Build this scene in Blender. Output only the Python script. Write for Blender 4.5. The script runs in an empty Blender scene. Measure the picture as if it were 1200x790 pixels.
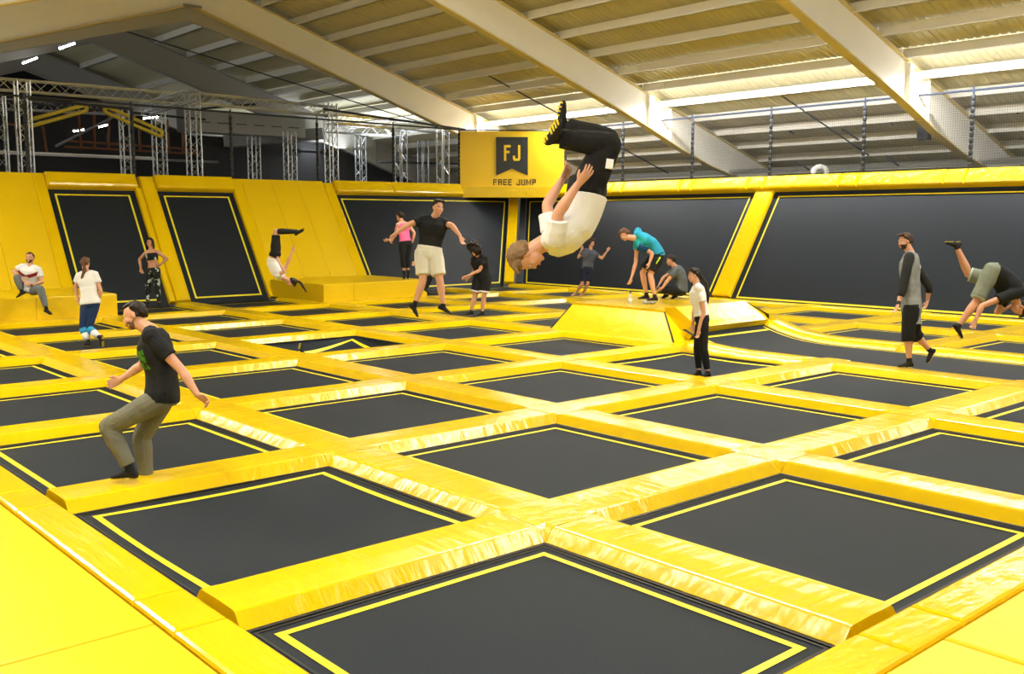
import bpy, bmesh, math, random
from mathutils import Vector as V, Matrix, noise
PI = math.pi
random.seed(7)
C = bpy.context.scene.collection
# ---------------------------------------------------------------- camera
FPX = 1155.454                                  # focal length in pixels of the 1200 px wide frame
YAW, PITCH = 0.84793, 0.1178995
CP = V((-4.698, -4.970, 2.30))
FW = V((math.cos(YAW)*math.cos(PITCH), math.sin(YAW)*math.cos(PITCH), -math.sin(PITCH)))
RT = V((math.sin(YAW), -math.cos(YAW), 0))
UP = RT.cross(FW)
cam = bpy.data.cameras.new('camera'); co = bpy.data.objects.new('camera', cam); C.objects.link(co)
co.matrix_world = Matrix(((RT.x, UP.x, -FW.x, CP.x), (RT.y, UP.y, -FW.y, CP.y), (RT.z, UP.z, -FW.z, CP.z), (0, 0, 0, 1)))
cam.sensor_width = 36; cam.lens = FPX/1200*36; cam.clip_end = 200
bpy.context.scene.camera = co
# ---------------------------------------------------------------- world, lights, exposure
vs = bpy.context.scene.view_settings
vs.view_transform = 'Standard'; vs.look = 'None'; vs.gamma = 1; vs.exposure = -0.32
w = bpy.data.worlds.new('world'); bpy.context.scene.world = w; w.use_nodes = True
w.node_tree.nodes['Background'].inputs[0].default_value = (1.0, 1.0, 1.0, 1)
w.node_tree.nodes['Background'].inputs[1].default_value = 0.30
def area(name, loc, sx, sy, power, rot=(0, 0, 0), col=(1, .985, .96)):
    l = bpy.data.lights.new(name, 'AREA'); l.shape = 'RECTANGLE'; l.size = sx; l.size_y = sy; l.energy = power; l.color = col
    o = bpy.data.objects.new(name, l); C.objects.link(o); o.location = loc; o.rotation_euler = rot
    return o
area('lamp_row_light', (20.1, 8.0, 5.88), 0.16, 34, 1500)
area('ridge_row_light', (8.6, 2.0, 8.3), 0.22, 24, 1800)
area('left_row_light', (-3.4, 8.0, 5.6), 0.16, 32, 1450)
area('lamp_row_uplight', (20.1, 8.0, 6.08), 0.16, 34, 330, (PI, 0, 0)); area('left_row_uplight', (-3.4, 6.0, 5.7), 0.16, 30, 2000, (PI, 0, 0)); area('ridge_row_uplight', (8.6, 2.0, 8.4), 0.25, 24, 3400, (PI, 0, 0))
# ---------------------------------------------------------------- materials
def mat(name, col, rough=.5, metal=0, spec=.5, emit=None, es=1, bump=None, var=None, coat=0):
    m = bpy.data.materials.new(name); m.use_nodes = True; nt = m.node_tree; n = nt.nodes; b = n['Principled BSDF']
    b.inputs['Base Color'].default_value = (*col, 1); b.inputs['Roughness'].default_value = rough
    b.inputs['Metallic'].default_value = metal; b.inputs['Specular IOR Level'].default_value = spec
    b.inputs['Coat Weight'].default_value = coat; b.inputs['Coat Roughness'].default_value = .15
    if emit: b.inputs['Emission Color'].default_value = (*emit, 1); b.inputs['Emission Strength'].default_value = es
    tc = n.new('ShaderNodeTexCoord')
    if bump:                                    # (scale vector, strength, distance, detail)
        mp = n.new('ShaderNodeMapping'); mp.inputs['Scale'].default_value = bump[0]
        t = n.new('ShaderNodeTexNoise'); t.inputs['Scale'].default_value = 1; t.inputs['Detail'].default_value = bump[3]
        bp = n.new('ShaderNodeBump'); bp.inputs['Strength'].default_value = bump[1]; bp.inputs['Distance'].default_value = bump[2]
        nt.links.new(tc.outputs['Object'], mp.inputs[0]); nt.links.new(mp.outputs[0], t.inputs[0])
        nt.links.new(t.outputs[0], bp.inputs['Height']); nt.links.new(bp.outputs[0], b.inputs['Normal'])
    if var:                                     # (scale, second colour, low, high)
        t = n.new('ShaderNodeTexNoise'); t.inputs['Scale'].default_value = var[0]; t.inputs['Detail'].default_value = 4
        r = n.new('ShaderNodeValToRGB'); r.color_ramp.elements[0].position = var[2]; r.color_ramp.elements[1].position = var[3]
        r.color_ramp.elements[0].color = (*col, 1); r.color_ramp.elements[1].color = (*var[1], 1)
        nt.links.new(tc.outputs['Object'], t.inputs[0]); nt.links.new(t.outputs[0], r.inputs[0]); nt.links.new(r.outputs[0], b.inputs['Base Color'])
    return m
YC = (.86, .585, .002)
M = {}
M['vinyl'] = mat('yellow_vinyl', YC, .17, spec=.6, bump=((3.0, 9, 6), .4, .04, 3), var=(1.2, (.83, .54, .002), .35, .7))
M['vinyl_u'] = mat('yellow_vinyl_wrinkled', YC, .17, spec=.65, bump=((11, 1.6, 5), .30, .03, 2), var=(1.2, (.83, .54, .002), .35, .7))
M['deck'] = mat('yellow_vinyl_deck', YC, .38, bump=((1.4, 2.2, 3), .35, .03, 4), var=(.8, (.84, .56, .002), .35, .7))
M['dome'] = mat('yellow_vinyl_dome', (.84, .57, .002), .33, bump=((2, 3, 3), .5, .04, 3))
M['mat'] = mat('black_jump_mat', (.0155, .0205, .029), .66, spec=.12, bump=((260, 260, 260), .25, .002, 1), var=(90, (.025, .031, .041), .35, .75))
M['wmat'] = mat('black_wall_mat', (.010, .0145, .022), .5, spec=.2, bump=((1.5, 1.5, 1.5), .12, .05, 4), var=(60, (.016, .022, .031), .35, .75))
M['web'] = mat('black_webbing', (.012, .013, .016), .6)
M['line'] = mat('yellow_line', (.84, .72, .015), .5)
M['beam'] = mat('cream_painted_steel', (.90, .88, .82), .45, var=(2, (.87, .85, .79), .3, .7))
M['beam_flange'] = mat('cream_flange', (.66, .55, .25), .5)
M['beam_dark'] = mat('dimmed_grey_steel', (.34, .33, .30), .5)  # haunch grey; far frames use it too, their dimness put into the colour
M['purlin'] = mat('galvanised_purlin', (.88, .86, .80), .5)
M['sheet'] = mat('roof_sheet', (.56, .52, .34), .5)
M['black'] = mat('black_foam', (.012, .015, .022), .55)
M['navy'] = mat('dark_blue_steel', (.02, .03, .06), .4)
M['alu'] = mat('truss_aluminium', (.62, .64, .68), .3, metal=.85)
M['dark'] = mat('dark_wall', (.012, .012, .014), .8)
M['concrete'] = mat('concrete', (.22, .22, .21), .8)
M['wall'] = mat('grey_cladding', (.50, .50, .48), .6)
M['orange'] = mat('orange_steel', (.26, .07, .01), .5)
M['duct'] = mat('galvanised_duct', (.28, .28, .28), .35, metal=.4)
M['lamp'] = mat('lamp_glow', (.9, .9, .9), .4, emit=(1, .98, .94), es=40)
M['lampbody'] = mat('lamp_body', (.85, .85, .85), .4, emit=(1, .98, .94), es=1.0)
M['net'] = mat('net_cord', (.03, .035, .05), .7)
M['banner'] = mat('yellow_banner', (.93, .60, .004), .42, bump=((1.2, 1.2, 3), .3, .05, 3))
M['ink'] = mat('banner_ink', (.022, .024, .022), .5)
M['ytube'] = mat('yellow_tube', (.62, .50, .03), .5)
M['clear'] = mat('clear_plastic', (.85, .9, .95), .12); M['clear'].node_tree.nodes['Principled BSDF'].inputs['Transmission Weight'].default_value = .6
M['white'] = mat('white_plastic', (.8, .8, .8), .4)
# ---------------------------------------------------------------- mesh helpers
BASE = {}
class MB:
    def __init__(s): s.v = []; s.f = []
    def add(s, vs_, fs):
        n = len(s.v); s.v += [tuple(p) for p in vs_]; s.f += [tuple(i+n for i in f) for f in fs]; return s
    def box(s, a, b):
        x0, y0, z0 = a; x1, y1, z1 = b
        return s.add([(x0,y0,z0),(x1,y0,z0),(x1,y1,z0),(x0,y1,z0),(x0,y0,z1),(x1,y0,z1),(x1,y1,z1),(x0,y1,z1)],
                     [(0,3,2,1),(4,5,6,7),(0,1,5,4),(1,2,6,5),(2,3,7,6),(3,0,4,7)])
    def bar(s, p, q, w_, h_, up=V((0, 0, 1))):       # rectangular bar between two points
        p = V(p); q = V(q); d = (q-p).normalized(); a = d.cross(up)
        if a.length < 1e-3: a = d.cross(V((1, 0, 0)))
        a.normalize(); b = a.cross(d); a = a*w_/2; b = b*h_/2
        return s.add([p-a-b, p+a-b, p+a+b, p-a+b, q-a-b, q+a-b, q+a+b, q-a+b],
                     [(0,3,2,1),(4,5,6,7),(0,1,5,4),(1,2,6,5),(2,3,7,6),(3,0,4,7)])
    def rings(s, R, cap=True):                      # loft of (centre, axis a, axis b)
        n = 12 if len(R[0]) < 4 else R[0][3]; vv = []; ff = []
        for r in R:
            for i in range(n):
                t = 2*PI*i/n; vv.append(r[0]+r[1]*math.cos(t)+r[2]*math.sin(t))
        for k in range(len(R)-1):
            for i in range(n):
                j = (i+1) % n; ff.append((k*n+i, k*n+j, (k+1)*n+j, (k+1)*n+i))
        if cap: ff.append(tuple(range(n-1, -1, -1))); ff.append(tuple((len(R)-1)*n+i for i in range(n)))
        return s.add(vv, ff)
    def tube(s, pts, rad, n=10, flat=None, round_=True):
        pts = [V(p) for p in pts]; R = []
        if not hasattr(rad, '__len__'): rad = [rad]*len(pts)
        ref = flat if flat else V((.31, .22, .93))
        for i, p in enumerate(pts):
            d = (pts[min(i+1, len(pts)-1)]-pts[max(i-1, 0)]).normalized()
            a = d.cross(ref)
            if a.length < .05: a = d.cross(V((.93, .1, .2)))
            a.normalize(); b = a.cross(d); r = rad[i]; ra, rb = (r if hasattr(r, '__len__') else (r, r))
            rr = (p, a*ra, b*rb, n)
            if round_ and i == 0:
                m_ = min(ra, rb)
                R += [(p-d*m_*.9, a*ra*.35, b*rb*.35, n), (p-d*m_*.55, a*ra*.8, b*rb*.8, n)]
            R.append(rr)
            if round_ and i == len(pts)-1:
                m_ = min(ra, rb)
                R += [(p+d*m_*.55, a*ra*.8, b*rb*.8, n), (p+d*m_*.9, a*ra*.35, b*rb*.35, n)]
        return s.rings(R)
    def ell(s, c, a, b, d, n=12, m_=8):             # ellipsoid with three axis vectors
        R = []
        for k in range(1, m_):
            t = PI*k/m_; R.append((V(c)-V(d)*math.cos(t), V(a)*math.sin(t), V(b)*math.sin(t), n))
        return s.rings(R)
    def build(s, name, m_, parent=None, smooth=False, kind=None):
        me = bpy.data.meshes.new(name); o0 = BASE.get(parent.name, V((0, 0, 0))) if parent else V((0, 0, 0))
        me.from_pydata([V(p)-o0 for p in s.v], [], s.f); me.materials.append(M[m_] if isinstance(m_, str) else m_)
        if smooth: me.shade_smooth()
        me.update()
        return link(name, me, parent, kind)
def link(name, me, parent=None, kind=None, loc=None):
    o = bpy.data.objects.new(name, me); C.objects.link(o)
    if parent: o.parent = parent; 
    if parent: BASE[o.name] = BASE.get(parent.name, V((0, 0, 0)))
    if loc: o.location = loc
    if kind: o['kind'] = kind
    return o
def thing(name, label, cat, loc=(0, 0, 0), group=None):
    o = bpy.data.objects.new(name, None); C.objects.link(o); o.location = loc; BASE[o.name] = V(loc)
    return tag(o, label, cat, group)
def tag(o, label, cat, group=None, kind=None):
    o['label'] = label; o['category'] = cat
    if group: o['group'] = group
    if kind: o['kind'] = kind
    return o
ORD = ['first', 'second', 'third', 'fourth', 'fifth', 'sixth', 'seventh', 'eighth', 'ninth', 'tenth']
# ---------------------------------------------------------------- setting: building shell and portal frames
XR, ZR, SL = 8.6, 8.84, 0.315                     # ridge x, underside height, slope
def zb(x): return ZR-SL*abs(x-XR)                  # rafter underside
MB().box((-14, -16, -1.3), (32, 48, -1.2)).build('floor', 'concrete', kind='structure')
MB().box((28.2, -16, -1.2), (28.4, 48, 4.4)).build('wall_right', 'wall', kind='structure')
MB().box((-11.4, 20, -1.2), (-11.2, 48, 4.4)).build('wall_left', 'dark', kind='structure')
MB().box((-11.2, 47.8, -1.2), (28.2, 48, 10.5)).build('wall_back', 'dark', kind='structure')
for sgn, nm in ((1, 'ceiling'), (-1, 'ceiling')):
    x1 = 28.3 if sgn > 0 else -11.3
    mb = MB(); zt = 1.32
    # trapezoidal sheet: ribs run down the slope
    n = 0; vv = []; ff = []
    y = -14.0
    prof = []
    while y < 48:
        prof += [(y, 0), (y+.11, 0), (y+.13, .018), (y+.18, .018)]; y += .2
    for (yy, dz) in prof:
        for x in (XR, x1): vv.append((x, yy, zb(x)+zt+dz))
    for i in range(len(prof)-1): ff.append((2*i, 2*i+1, 2*i+3, 2*i+2))
    mb.add(vv, ff); mb.build(nm, 'sheet', kind='structure')
def rafter(y, x0, x1, depth0, nm, m1='beam', m2='beam_flange', haunch=None):
    # web (side faces), flanges above and below; x0 < x1
    e = MB(); fl = MB()
    pts = [x0+(x1-x0)*i/12 for i in range(13)]
    for a, b in zip(pts[:-1], pts[1:]):
        da, db = depth0(a), depth0(b)
        za, zb_ = zb(a), zb(b); ta, tb = za+1.02, zb_+1.02; la, lb = ta-da, tb-db
        for yy, s_ in ((y-.02, 1), (y+.02, -1)):
            q = [(a, yy, la), (b, yy, lb), (b, yy, tb), (a, yy, ta)]
            e.add(q, [(0, 1, 2, 3)] if s_ > 0 else [(3, 2, 1, 0)])
        for (u_, v_) in ((la, lb), (ta, tb)):
            fl.add([(a, y-.13, u_), (b, y-.13, v_), (b, y+.13, v_), (a, y+.13, u_), (a, y-.13, u_+.04), (b, y-.13, v_+.04), (b, y+.13, v_+.04), (a, y+.13, u_+.04)],
                   [(0,3,2,1),(4,5,6,7),(0,1,5,4),(1,2,6,5),(2,3,7,6),(3,0,4,7)])
    return e, fl
def dep_r(x):                                      # depth of the rafter: deepens slightly, then tapers to the eave
    return 1.02 if x < 19.6 else 1.02+.12*min(1, (x-19.6)/2) - max(0, (x-23)*.09)
frames = [(-.95, 'cream painted portal frame nearest the camera, above the near pads'), (7.74, 'cream portal frame at the right of the picture, its rafter passing through the safety net'),
          (16.4, 'cream portal frame in the middle of the ceiling, above the flipping man'), (25.1, 'cream portal frame with the ridge in view, at the edge of the dark hall'),
          (33.8, 'unlit grey portal frame in the dark hall, first behind the cream ones'), (42.5, 'unlit grey portal frame deepest in the dark hall')]
for y, lb in frames:
    lit = y < 30  # frames in the far hall get their shade from the darker material
    t = thing('portal_frame', lb, 'roof frame', (XR, y, ZR))
    for x0, x1 in ((XR, 28.0), (-11, XR)):
        e, fl = rafter(y, x0, x1, dep_r if x0 == XR else (lambda x: 1.02), 'rafter')
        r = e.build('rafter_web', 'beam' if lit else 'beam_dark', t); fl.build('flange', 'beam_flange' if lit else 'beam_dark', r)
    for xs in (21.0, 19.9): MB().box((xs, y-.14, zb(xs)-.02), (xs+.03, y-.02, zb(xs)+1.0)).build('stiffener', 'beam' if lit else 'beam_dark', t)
    if y == 25.1:
        h = MB()
        for a, b in ((XR, XR+5.6), (XR-8, XR)):
            fa = (lambda x: max(0.0, .42*(1-abs(x-XR)/(5.6 if x >= XR else 14))))
            xs = [a+(b-a)*i/8 for i in range(9)]
            for u_, v_ in zip(xs[:-1], xs[1:]):
                h.add([(u_, y+.1, zb(u_)-fa(u_)), (v_, y+.1, zb(v_)-fa(v_)), (v_, y+.1, zb(v_)), (u_, y+.1, zb(u_)),
                       (u_, y+.2, zb(u_)-fa(u_)), (v_, y+.2, zb(v_)-fa(v_)), (v_, y+.2, zb(v_)), (u_, y+.2, zb(u_))],
                      [(0,1,2,3),(7,6,5,4),(4,5,1,0)])
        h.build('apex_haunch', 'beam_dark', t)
        MB().box((XR-.25, y-.2, ZR-.05), (XR+.3, y-.1, ZR+.02)).build('ridge_plate', 'duct', t)
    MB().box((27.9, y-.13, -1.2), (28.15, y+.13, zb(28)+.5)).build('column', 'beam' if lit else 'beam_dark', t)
# purlins: every one spans one bay
FY = [f[0] for f in frames]
pz = 1.04
for b_ in range(5):
    y0, y1 = FY[b_], FY[b_+1]
    for i in range(30):
        x = 13.5+1.25*(i-18)
        if x < -10.6 or x > 27.8: continue
        if b_ == 4 and i % 2: continue
        side = 'right' if x > XR else 'left'
        z = zb(x)+pz; n_ = abs(int(round((x-XR)/1.25)))
        t = MB()
        t.box((x-.035, y0+.02, z), (x+.035, y1-.02, z+.24)); t.box((x-.10, y0+.02, z), (x+.035, y1-.02, z+.025))
        for yy in (y0+.5, y1-.5): t.box((x-.05, yy-.35, z+.03), (x+.05, yy+.35, z+.2))
        o = t.build('purlin', 'purlin')
        bay = ['nearest the camera', 'right of the middle rafter', 'left of the middle rafter', 'behind the ridge frame', 'deepest in the dark hall'][b_]
        tag(o, 'roof purlin %s, %s from the ridge on the %s slope' % (bay, (ORD+['eleventh', 'twelfth', 'thirteenth', 'fourteenth', 'fifteenth', 'sixteenth', 'seventeenth'])[max(0, n_-1 if side == 'right' else n_)], side), 'roof beam', 'roof purlins')
def at(px, py, axis, val):
    d = RT*((px-600)/FPX) - UP*((py-395)/FPX) + FW; k = (val-CP[axis])/d[axis]; return CP+d*k
mb = MB(); xs_ = [13.6, 17, 20, 24, 28]
for a, b in zip(xs_[:-1], xs_[1:]):
    ta, tb = min(5.9, zb(a)+.9), min(5.9, zb(b)+.9)
    mb.add([(a, 36, -1.2), (b, 36, -1.2), (b, 36, tb), (a, 36, ta), (a, 36.1, -1.2), (b, 36.1, -1.2), (b, 36.1, tb), (a, 36.1, ta)], [(0,1,2,3),(5,4,7,6),(3,2,6,7)])
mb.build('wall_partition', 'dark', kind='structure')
# tie rods under the roof
def rod(name, a, b, r, lb, cat='rod', m_='black'):
    return tag(MB().tube([a, b], r, 6).build(name, m_), lb, cat)
rod('bracing_rod', at(402, -4, 1, 24.3), at(783, 203, 0, 23.5), .022, 'thin black bracing rod crossing the bay above the flipping man')
rod('bracing_rod', at(745, -5, 1, 15.8), at(1018, 182, 0, 23.5), .022, 'thin black bracing rod crossing the bay above the big wall mat')
rod('bracing_rod', (9.6, 33, 9.3), (20.5, 27, 5.8), .022, 'thin black bracing rod in the dark hall under the ridge', )
# lamp row along the right slope
t = thing('strip_lamp_row', 'continuous row of glowing white strip lamps hung above the right hand net', 'lamp', (20.1, 8, 5.95))
for i in range(14):
    y0 = -8+i*2.45
    mb = MB().box((20.03, y0, 5.90), (20.17, y0+2.40, 5.97)); p = mb.build('tube_lamp', 'lamp', t)
    MB().box((19.98, y0, 5.972), (20.22, y0+2.42, 6.04)).build('lamp_housing', 'lampbody', p)
    MB().bar((20.1, y0+.4, 6.04), (20.1, y0+.4, zb(20.1)+1.0), .008, .008).build('hanger_wire', 'alu', p)
def tube_lamp(a, b, lb):
    a = V(a); b = V(b)
    t_ = thing('tube_lamp', lb, 'lamp', a)
    MB().bar(a, b, .12, .06).build('tube', 'lamp', t_); MB().bar(a+V((0, 0, .07)), b+V((0, 0, .07)), .2, .06).build('housing', 'duct', t_)
for (a, b, Y, lb) in (((126, 33), (148, 23), 27.5, 'glowing tube lamp on the left slope nearest the ridge'), ((70, 57), (87, 51), 30, 'glowing tube lamp on the left slope, middle of three'),
                      ((27, 74), (43, 68), 33, 'glowing tube lamp on the left slope, farthest left'), ((364, 104), (386, 99), 33, 'glowing tube lamp in the dark hall beside the cream rafter'),
                      ((292, 94), (328, 86), 36, 'wide tube lamp in the dark hall left of the one by the rafter'), ((253, 122), (268, 120), 40, 'short tube lamp low above the grey duct'),
                      ((168, 139), (185, 137), 42, 'tube lamp deep in the hall between two trusses'), ((238, 106), (251, 104), 42, 'small tube lamp over the long horizontal truss'),
                      ((86, 154), (98, 152), 43, 'small tube lamp low on the dark back wall, left one'), ((116, 149), (127, 146), 43, 'small tube lamp low on the dark back wall, right one'),
                      ((325, 116), (341, 113), 38, 'small tube lamp just above the truss corner')):
    tube_lamp(at(*a, 1, Y), at(*b, 1, Y+.01), lb)
for hx_, hp_ in ((-1, 420), (19, 420)):
    area('hall_fill', (hx_, 35, 5.4), 1.0, 14, hp_, col=(.9, .95, 1)); area('hall_ceiling_fill', (hx_, 35, 5.5), 1.0, 14, hp_*1.3, (PI, 0, 0), col=(.9, .95, 1))  # added fill panels that brighten the hall and its ceiling
# pipe and duct behind the right wall
rod('gutter_pipe', (24.4, -6, 3.92), (24.4, 26, 4.02), .09, 'long silvery pipe running behind the right hand wall', 'pipe', 'alu')
rod('gutter_pipe', (26.0, -6, 3.72), (26.0, 26, 3.8), .05, 'thin silvery pipe beyond the thick one behind the right wall', 'pipe', 'alu')
for (px, py), lb in (((961, 196), 'white flexible hose bend showing above the rail near the right rafter'), ((686, 216), 'small white hose bend showing above the rail beside the flipping man')):
    p = at(px, py, 0, 22.6)
    tag(MB().tube([p+RT*.2*math.cos(a)+V((0, 0, .17*math.sin(a)-.16)) for a in [PI*i/8 for i in range(9)]], .09, 8).build('flexible_hose', 'white', smooth=True), lb, 'hose')
for i, (px, py, q) in enumerate(((922, 150, (930, 157)), (987, 151, (1006, 164)), (1042, 140, (1047, 146)), (933, 189, (948, 199)), (1038, 183, (1053, 194)), (1190, 128, (1193, 133)))):
    a = at(px, py, 0, 23.5); b = at(*q, 0, 23.5); b.y -= .0
    tag(MB().bar(a, b, .05, .05).build('hanging_strut', 'black'), ['short black strut under the roof, right of the third net post from the banner', 'black strut left of the net post beside the right rafter', 'short black strut next to the right rafter', 'low black strut just above the rail, left one', 'low black strut just above the rail, right one', 'short black strut at the right picture edge'][i], 'strut')
tag(MB().box((22.0, 8.1, 4.50), (22.25, 8.4, 4.85)).build('loudspeaker', 'black'), 'small black loudspeaker box hanging under the right rafter', 'speaker')
# ---------------------------------------------------------------- the trampoline court
L, W, T, PW = 2.952, 2.34, .11, .612
HW = W/2
def pad_mesh(length, width=PW, t=T, ends=True, ny=None):
    prof = [(0, -.02), (0, .008), (.004, .014), (.074, .100), (.086, .107), (.102, t), (width*.5, t+.004), (width-.102, t), (width-.086, .107), (width-.074, .100), (width-.004, .014), (width, .008), (width, -.02)]
    mb = MB(); g = .004; xs = [-length/2+g, -length/2+.03, 0, length/2-.03, length/2-g]; vv = []; ff = []; n = len(prof)
    for i, x in enumerate(xs):
        k = .985 if i in (0, len(xs)-1) else 1
        for (y, z) in prof: vv.append((x, y-width/2, z*k if z > 0 else z))
    for i in range(len(xs)-1):
        for j in range(n-1): ff.append((i*n+j, (i+1)*n+j, (i+1)*n+j+1, i*n+j+1))
    ff.append(tuple(range(n))); ff.append(tuple((len(xs)-1)*n+j for j in range(n-1, -1, -1)))
    mb.add(vv, ff); me = bpy.data.meshes.new('pad'); me.from_pydata(mb.v, [], mb.f); me.materials.append(M['vinyl_u']); return me
def corner_mesh():
    c = [0, .004, .074, .102, PW/2, PW-.102, PW-.074, PW-.004, PW]; h1 = [.008, .014, .100, T, T+.004, T, .100, .014, .008]
    vv = []; ff = []; n = 9
    for i in range(n):
        for j in range(n): vv.append((c[i]-PW/2, c[j]-PW/2, max(h1[i], h1[j])))
    for i in range(n-1):
        for j in range(n-1):
            a, b, c_, d = i*n+j, (i+1)*n+j, (i+1)*n+j+1, i*n+j+1
            ff += [(a, b, c_), (a, c_, d)] if (i < 4) == (j < 4) else [(a, b, d), (b, c_, d)]
    # skirt
    m0 = len(vv)
    ring = [(i, 0) for i in range(n)]+[(n-1, j) for j in range(1, n)]+[(i, n-1) for i in range(n-2, -1, -1)]+[(0, j) for j in range(n-2, 0, -1)]
    for (i, j) in ring: x, y, z = vv[i*n+j]; vv.append((x, y, -.02))
    k = len(ring)
    for a in range(k): b = (a+1) % k; ff.append((ring[a][0]*n+ring[a][1], m0+a, m0+b, ring[b][0]*n+ring[b][1]))
    me = bpy.data.meshes.new('corner_pad'); me.from_pydata(vv, [], ff); me.materials.append(M['vinyl']); return me
PADM = pad_mesh(W); CORM = corner_mesh()
def strip_frame(mb, a0, b0, a1, b1, w_, z, f=lambda x, y: 0, n=12):
    # rectangular line frame, raised z above the mat surface f
    for (p, q, sx, sy) in (((a0, b0), (a1, b0), 0, 1), ((a0, b1), (a1, b1), 0, -1), ((a0, b0), (a0, b1), 1, 0), ((a1, b0), (a1, b1), -1, 0)):
        for i in range(n):
            t0, t1 = i/n, (i+1)/n
            P = [(p[0]+(q[0]-p[0])*t, p[1]+(q[1]-p[1])*t) for t in (t0, t1)]
            if sx or sy:
                if i == 0 and sx: pass
            Q = [(x+sx*w_, y+sy*w_) for x, y in P]
            c = [P[0], P[1], Q[1], Q[0]]
            mb.add([(x, y, f(x, y)+z+(.0008 if sx else 0)) for x, y in c], [(0, 1, 2, 3) if (sy > 0 or sx < 0) else (3, 2, 1, 0)])
def mat_mesh(f=None, n=1):
    g = f or (lambda x, y: 0); mb = MB(); vv = []; ff = []; n = 24 if f else 1
    for i in range(n+1):
        for j in range(n+1):
            x = -HW-.0+W*i/n; y = -HW+W*j/n; vv.append((x, y, g(x, y)))
    for i in range(n):
        for j in range(n): ff.append((i*(n+1)+j, (i+1)*(n+1)+j, (i+1)*(n+1)+j+1, i*(n+1)+j+1))
    me = bpy.data.meshes.new('jump_mat'); me.from_pydata(vv, [], ff); me.materials.append(M['mat']); me.shade_smooth()
    mb = MB(); strip_frame(mb, -1.035, -1.035, 1.035, 1.035, .052, .004, g, 24 if f else 1)
    ml = bpy.data.meshes.new('boundary_line'); ml.from_pydata(mb.v, [], mb.f); ml.materials.append(M['line'])
    mb = MB(); strip_frame(mb, -HW, -HW, HW, HW, .035, .010, (lambda x, y: 0), 1); strip_frame(mb, -HW+.05, -HW+.05, HW-.05, HW-.05, .018, .006, g, 24 if f else 1)
    mw = bpy.data.meshes.new('edge_webbing'); mw.from_pydata(mb.v, [], mb.f); mw.materials.append(M['web'])
    return me, ml, mw
FLAT = mat_mesh()
def sag(d, cx=0, cy=0, p=1.0):
    def f(x, y):
        e = max(0, 1-(x/HW)**2)*max(0, 1-(y/HW)**2)
        return -d*e**p*math.exp(-((x-cx)**2+(y-cy)**2)*.35)
    return f
SAG = {(3, 2): mat_mesh(sag(.16, 0, -.3)), (2, 4): mat_mesh(sag(1.0, -.3, -.2, .7)), (0, 5): mat_mesh(sag(.08)), (0, 1): mat_mesh(sag(.10))}
CNT = 'counted from the near left deck'
special = {(0, 0): 'black square trampoline in the near foreground, cut by the bottom picture edge', (1, 0): 'black square trampoline in the right foreground beside the near right deck',
           (0, 1): 'black square trampoline in the left foreground, just in front of the crouching man', (0, 2): 'black square trampoline the crouching man in grey trousers is stepping on',
           (3, 2): 'sagging black trampoline under the girl with white top and black trousers', (2, 4): 'deeply sagging black trampoline with somebody landing in its pit',
           (1, 1): 'black square trampoline in the centre of the picture, behind the foreground one'}
def cell(k, j, north=True, east=True, corner=True):
    lb = special.get((k, j), 'black trampoline, %s from the near left deck, in the %s row from near right deck' % (ORD[k], ORD[j]))
    t = thing('trampoline', lb, 'trampoline', (k*L-HW, j*L-HW, 0), 'black floor trampolines in the yellow padded grid')
    a, b, c = SAG.get((k, j), FLAT)
    m_ = link('jump_mat', a, t); link('boundary_line', b, m_); link('edge_webbing', c, m_)
    if north: link('pad', PADM, t, loc=(0, HW+PW/2, 0))
    if east: o = link('pad', PADM, t, loc=(HW+PW/2, 0, 0)); o.rotation_euler.z = -PI/2
    if corner: link('corner_pad', CORM, t, loc=(HW+PW/2, HW+PW/2, 0))
for k in range(0, 7):
    for j in range(0, 8):
        if k == 4 and j <= 3: continue
        if j == 7 and k in (0, 1, 4): continue
        if (k, j) == (3, 2): cell(k, j, east=False, corner=True); continue
        cell(k, j, north=(j < 7), corner=(j < 7))
# the long running strip (tumble track) between the fourth and fifth columns, rising to the dome
SX0, SX1, SY0, SY1 = 4*L-W, 4*L, -3.0, 6.40
def rise(y): return 0 if y < 4.6 else .32*((y-4.6)/1.8)**2.4
t = thing('trampoline_track', 'long dark trampoline lane with thin yellow edge lines, curving up to the yellow dome', 'trampoline', (SX0, SY0, 0))
N = 40; ys = [SY0+(SY1-SY0)*i/N for i in range(N+1)]
mb = MB(); vv = []
for y in ys: vv += [(SX0, y, rise(y)), (SX1, y, rise(y))]
mb.add(vv, [(2*i, 2*i+1, 2*i+3, 2*i+2) for i in range(N)]); jm = mb.build('jump_mat', 'mat', t, smooth=True)
mb = MB()
for (xa, xb) in ((SX0+.10, SX0+.145), (SX1-.145, SX1-.10)):
    vv = []
    for y in ys[:-1]: vv += [(xa, y, rise(y)+.005), (xb, y, rise(y)+.005)]
    mb.add(vv, [(2*i, 2*i+1, 2*i+3, 2*i+2) for i in range(N-1)])
mb.add([(SX0+.1, y, rise(y)+.006) for y in (6.0, 6.06)]+[(SX1-.1, y, rise(y)+.006) for y in (6.06, 6.0)], [(0, 3, 2, 1)])
mb.build('boundary_line', 'line', jm)
prof = [(0, -.05), (0, .008), (.004, .014), (.074, .100), (.102, T), (.3, T+.004), (PW-.102, T), (PW-.074, .100), (PW-.004, .014), (PW, .008), (PW, -.05)]
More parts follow.
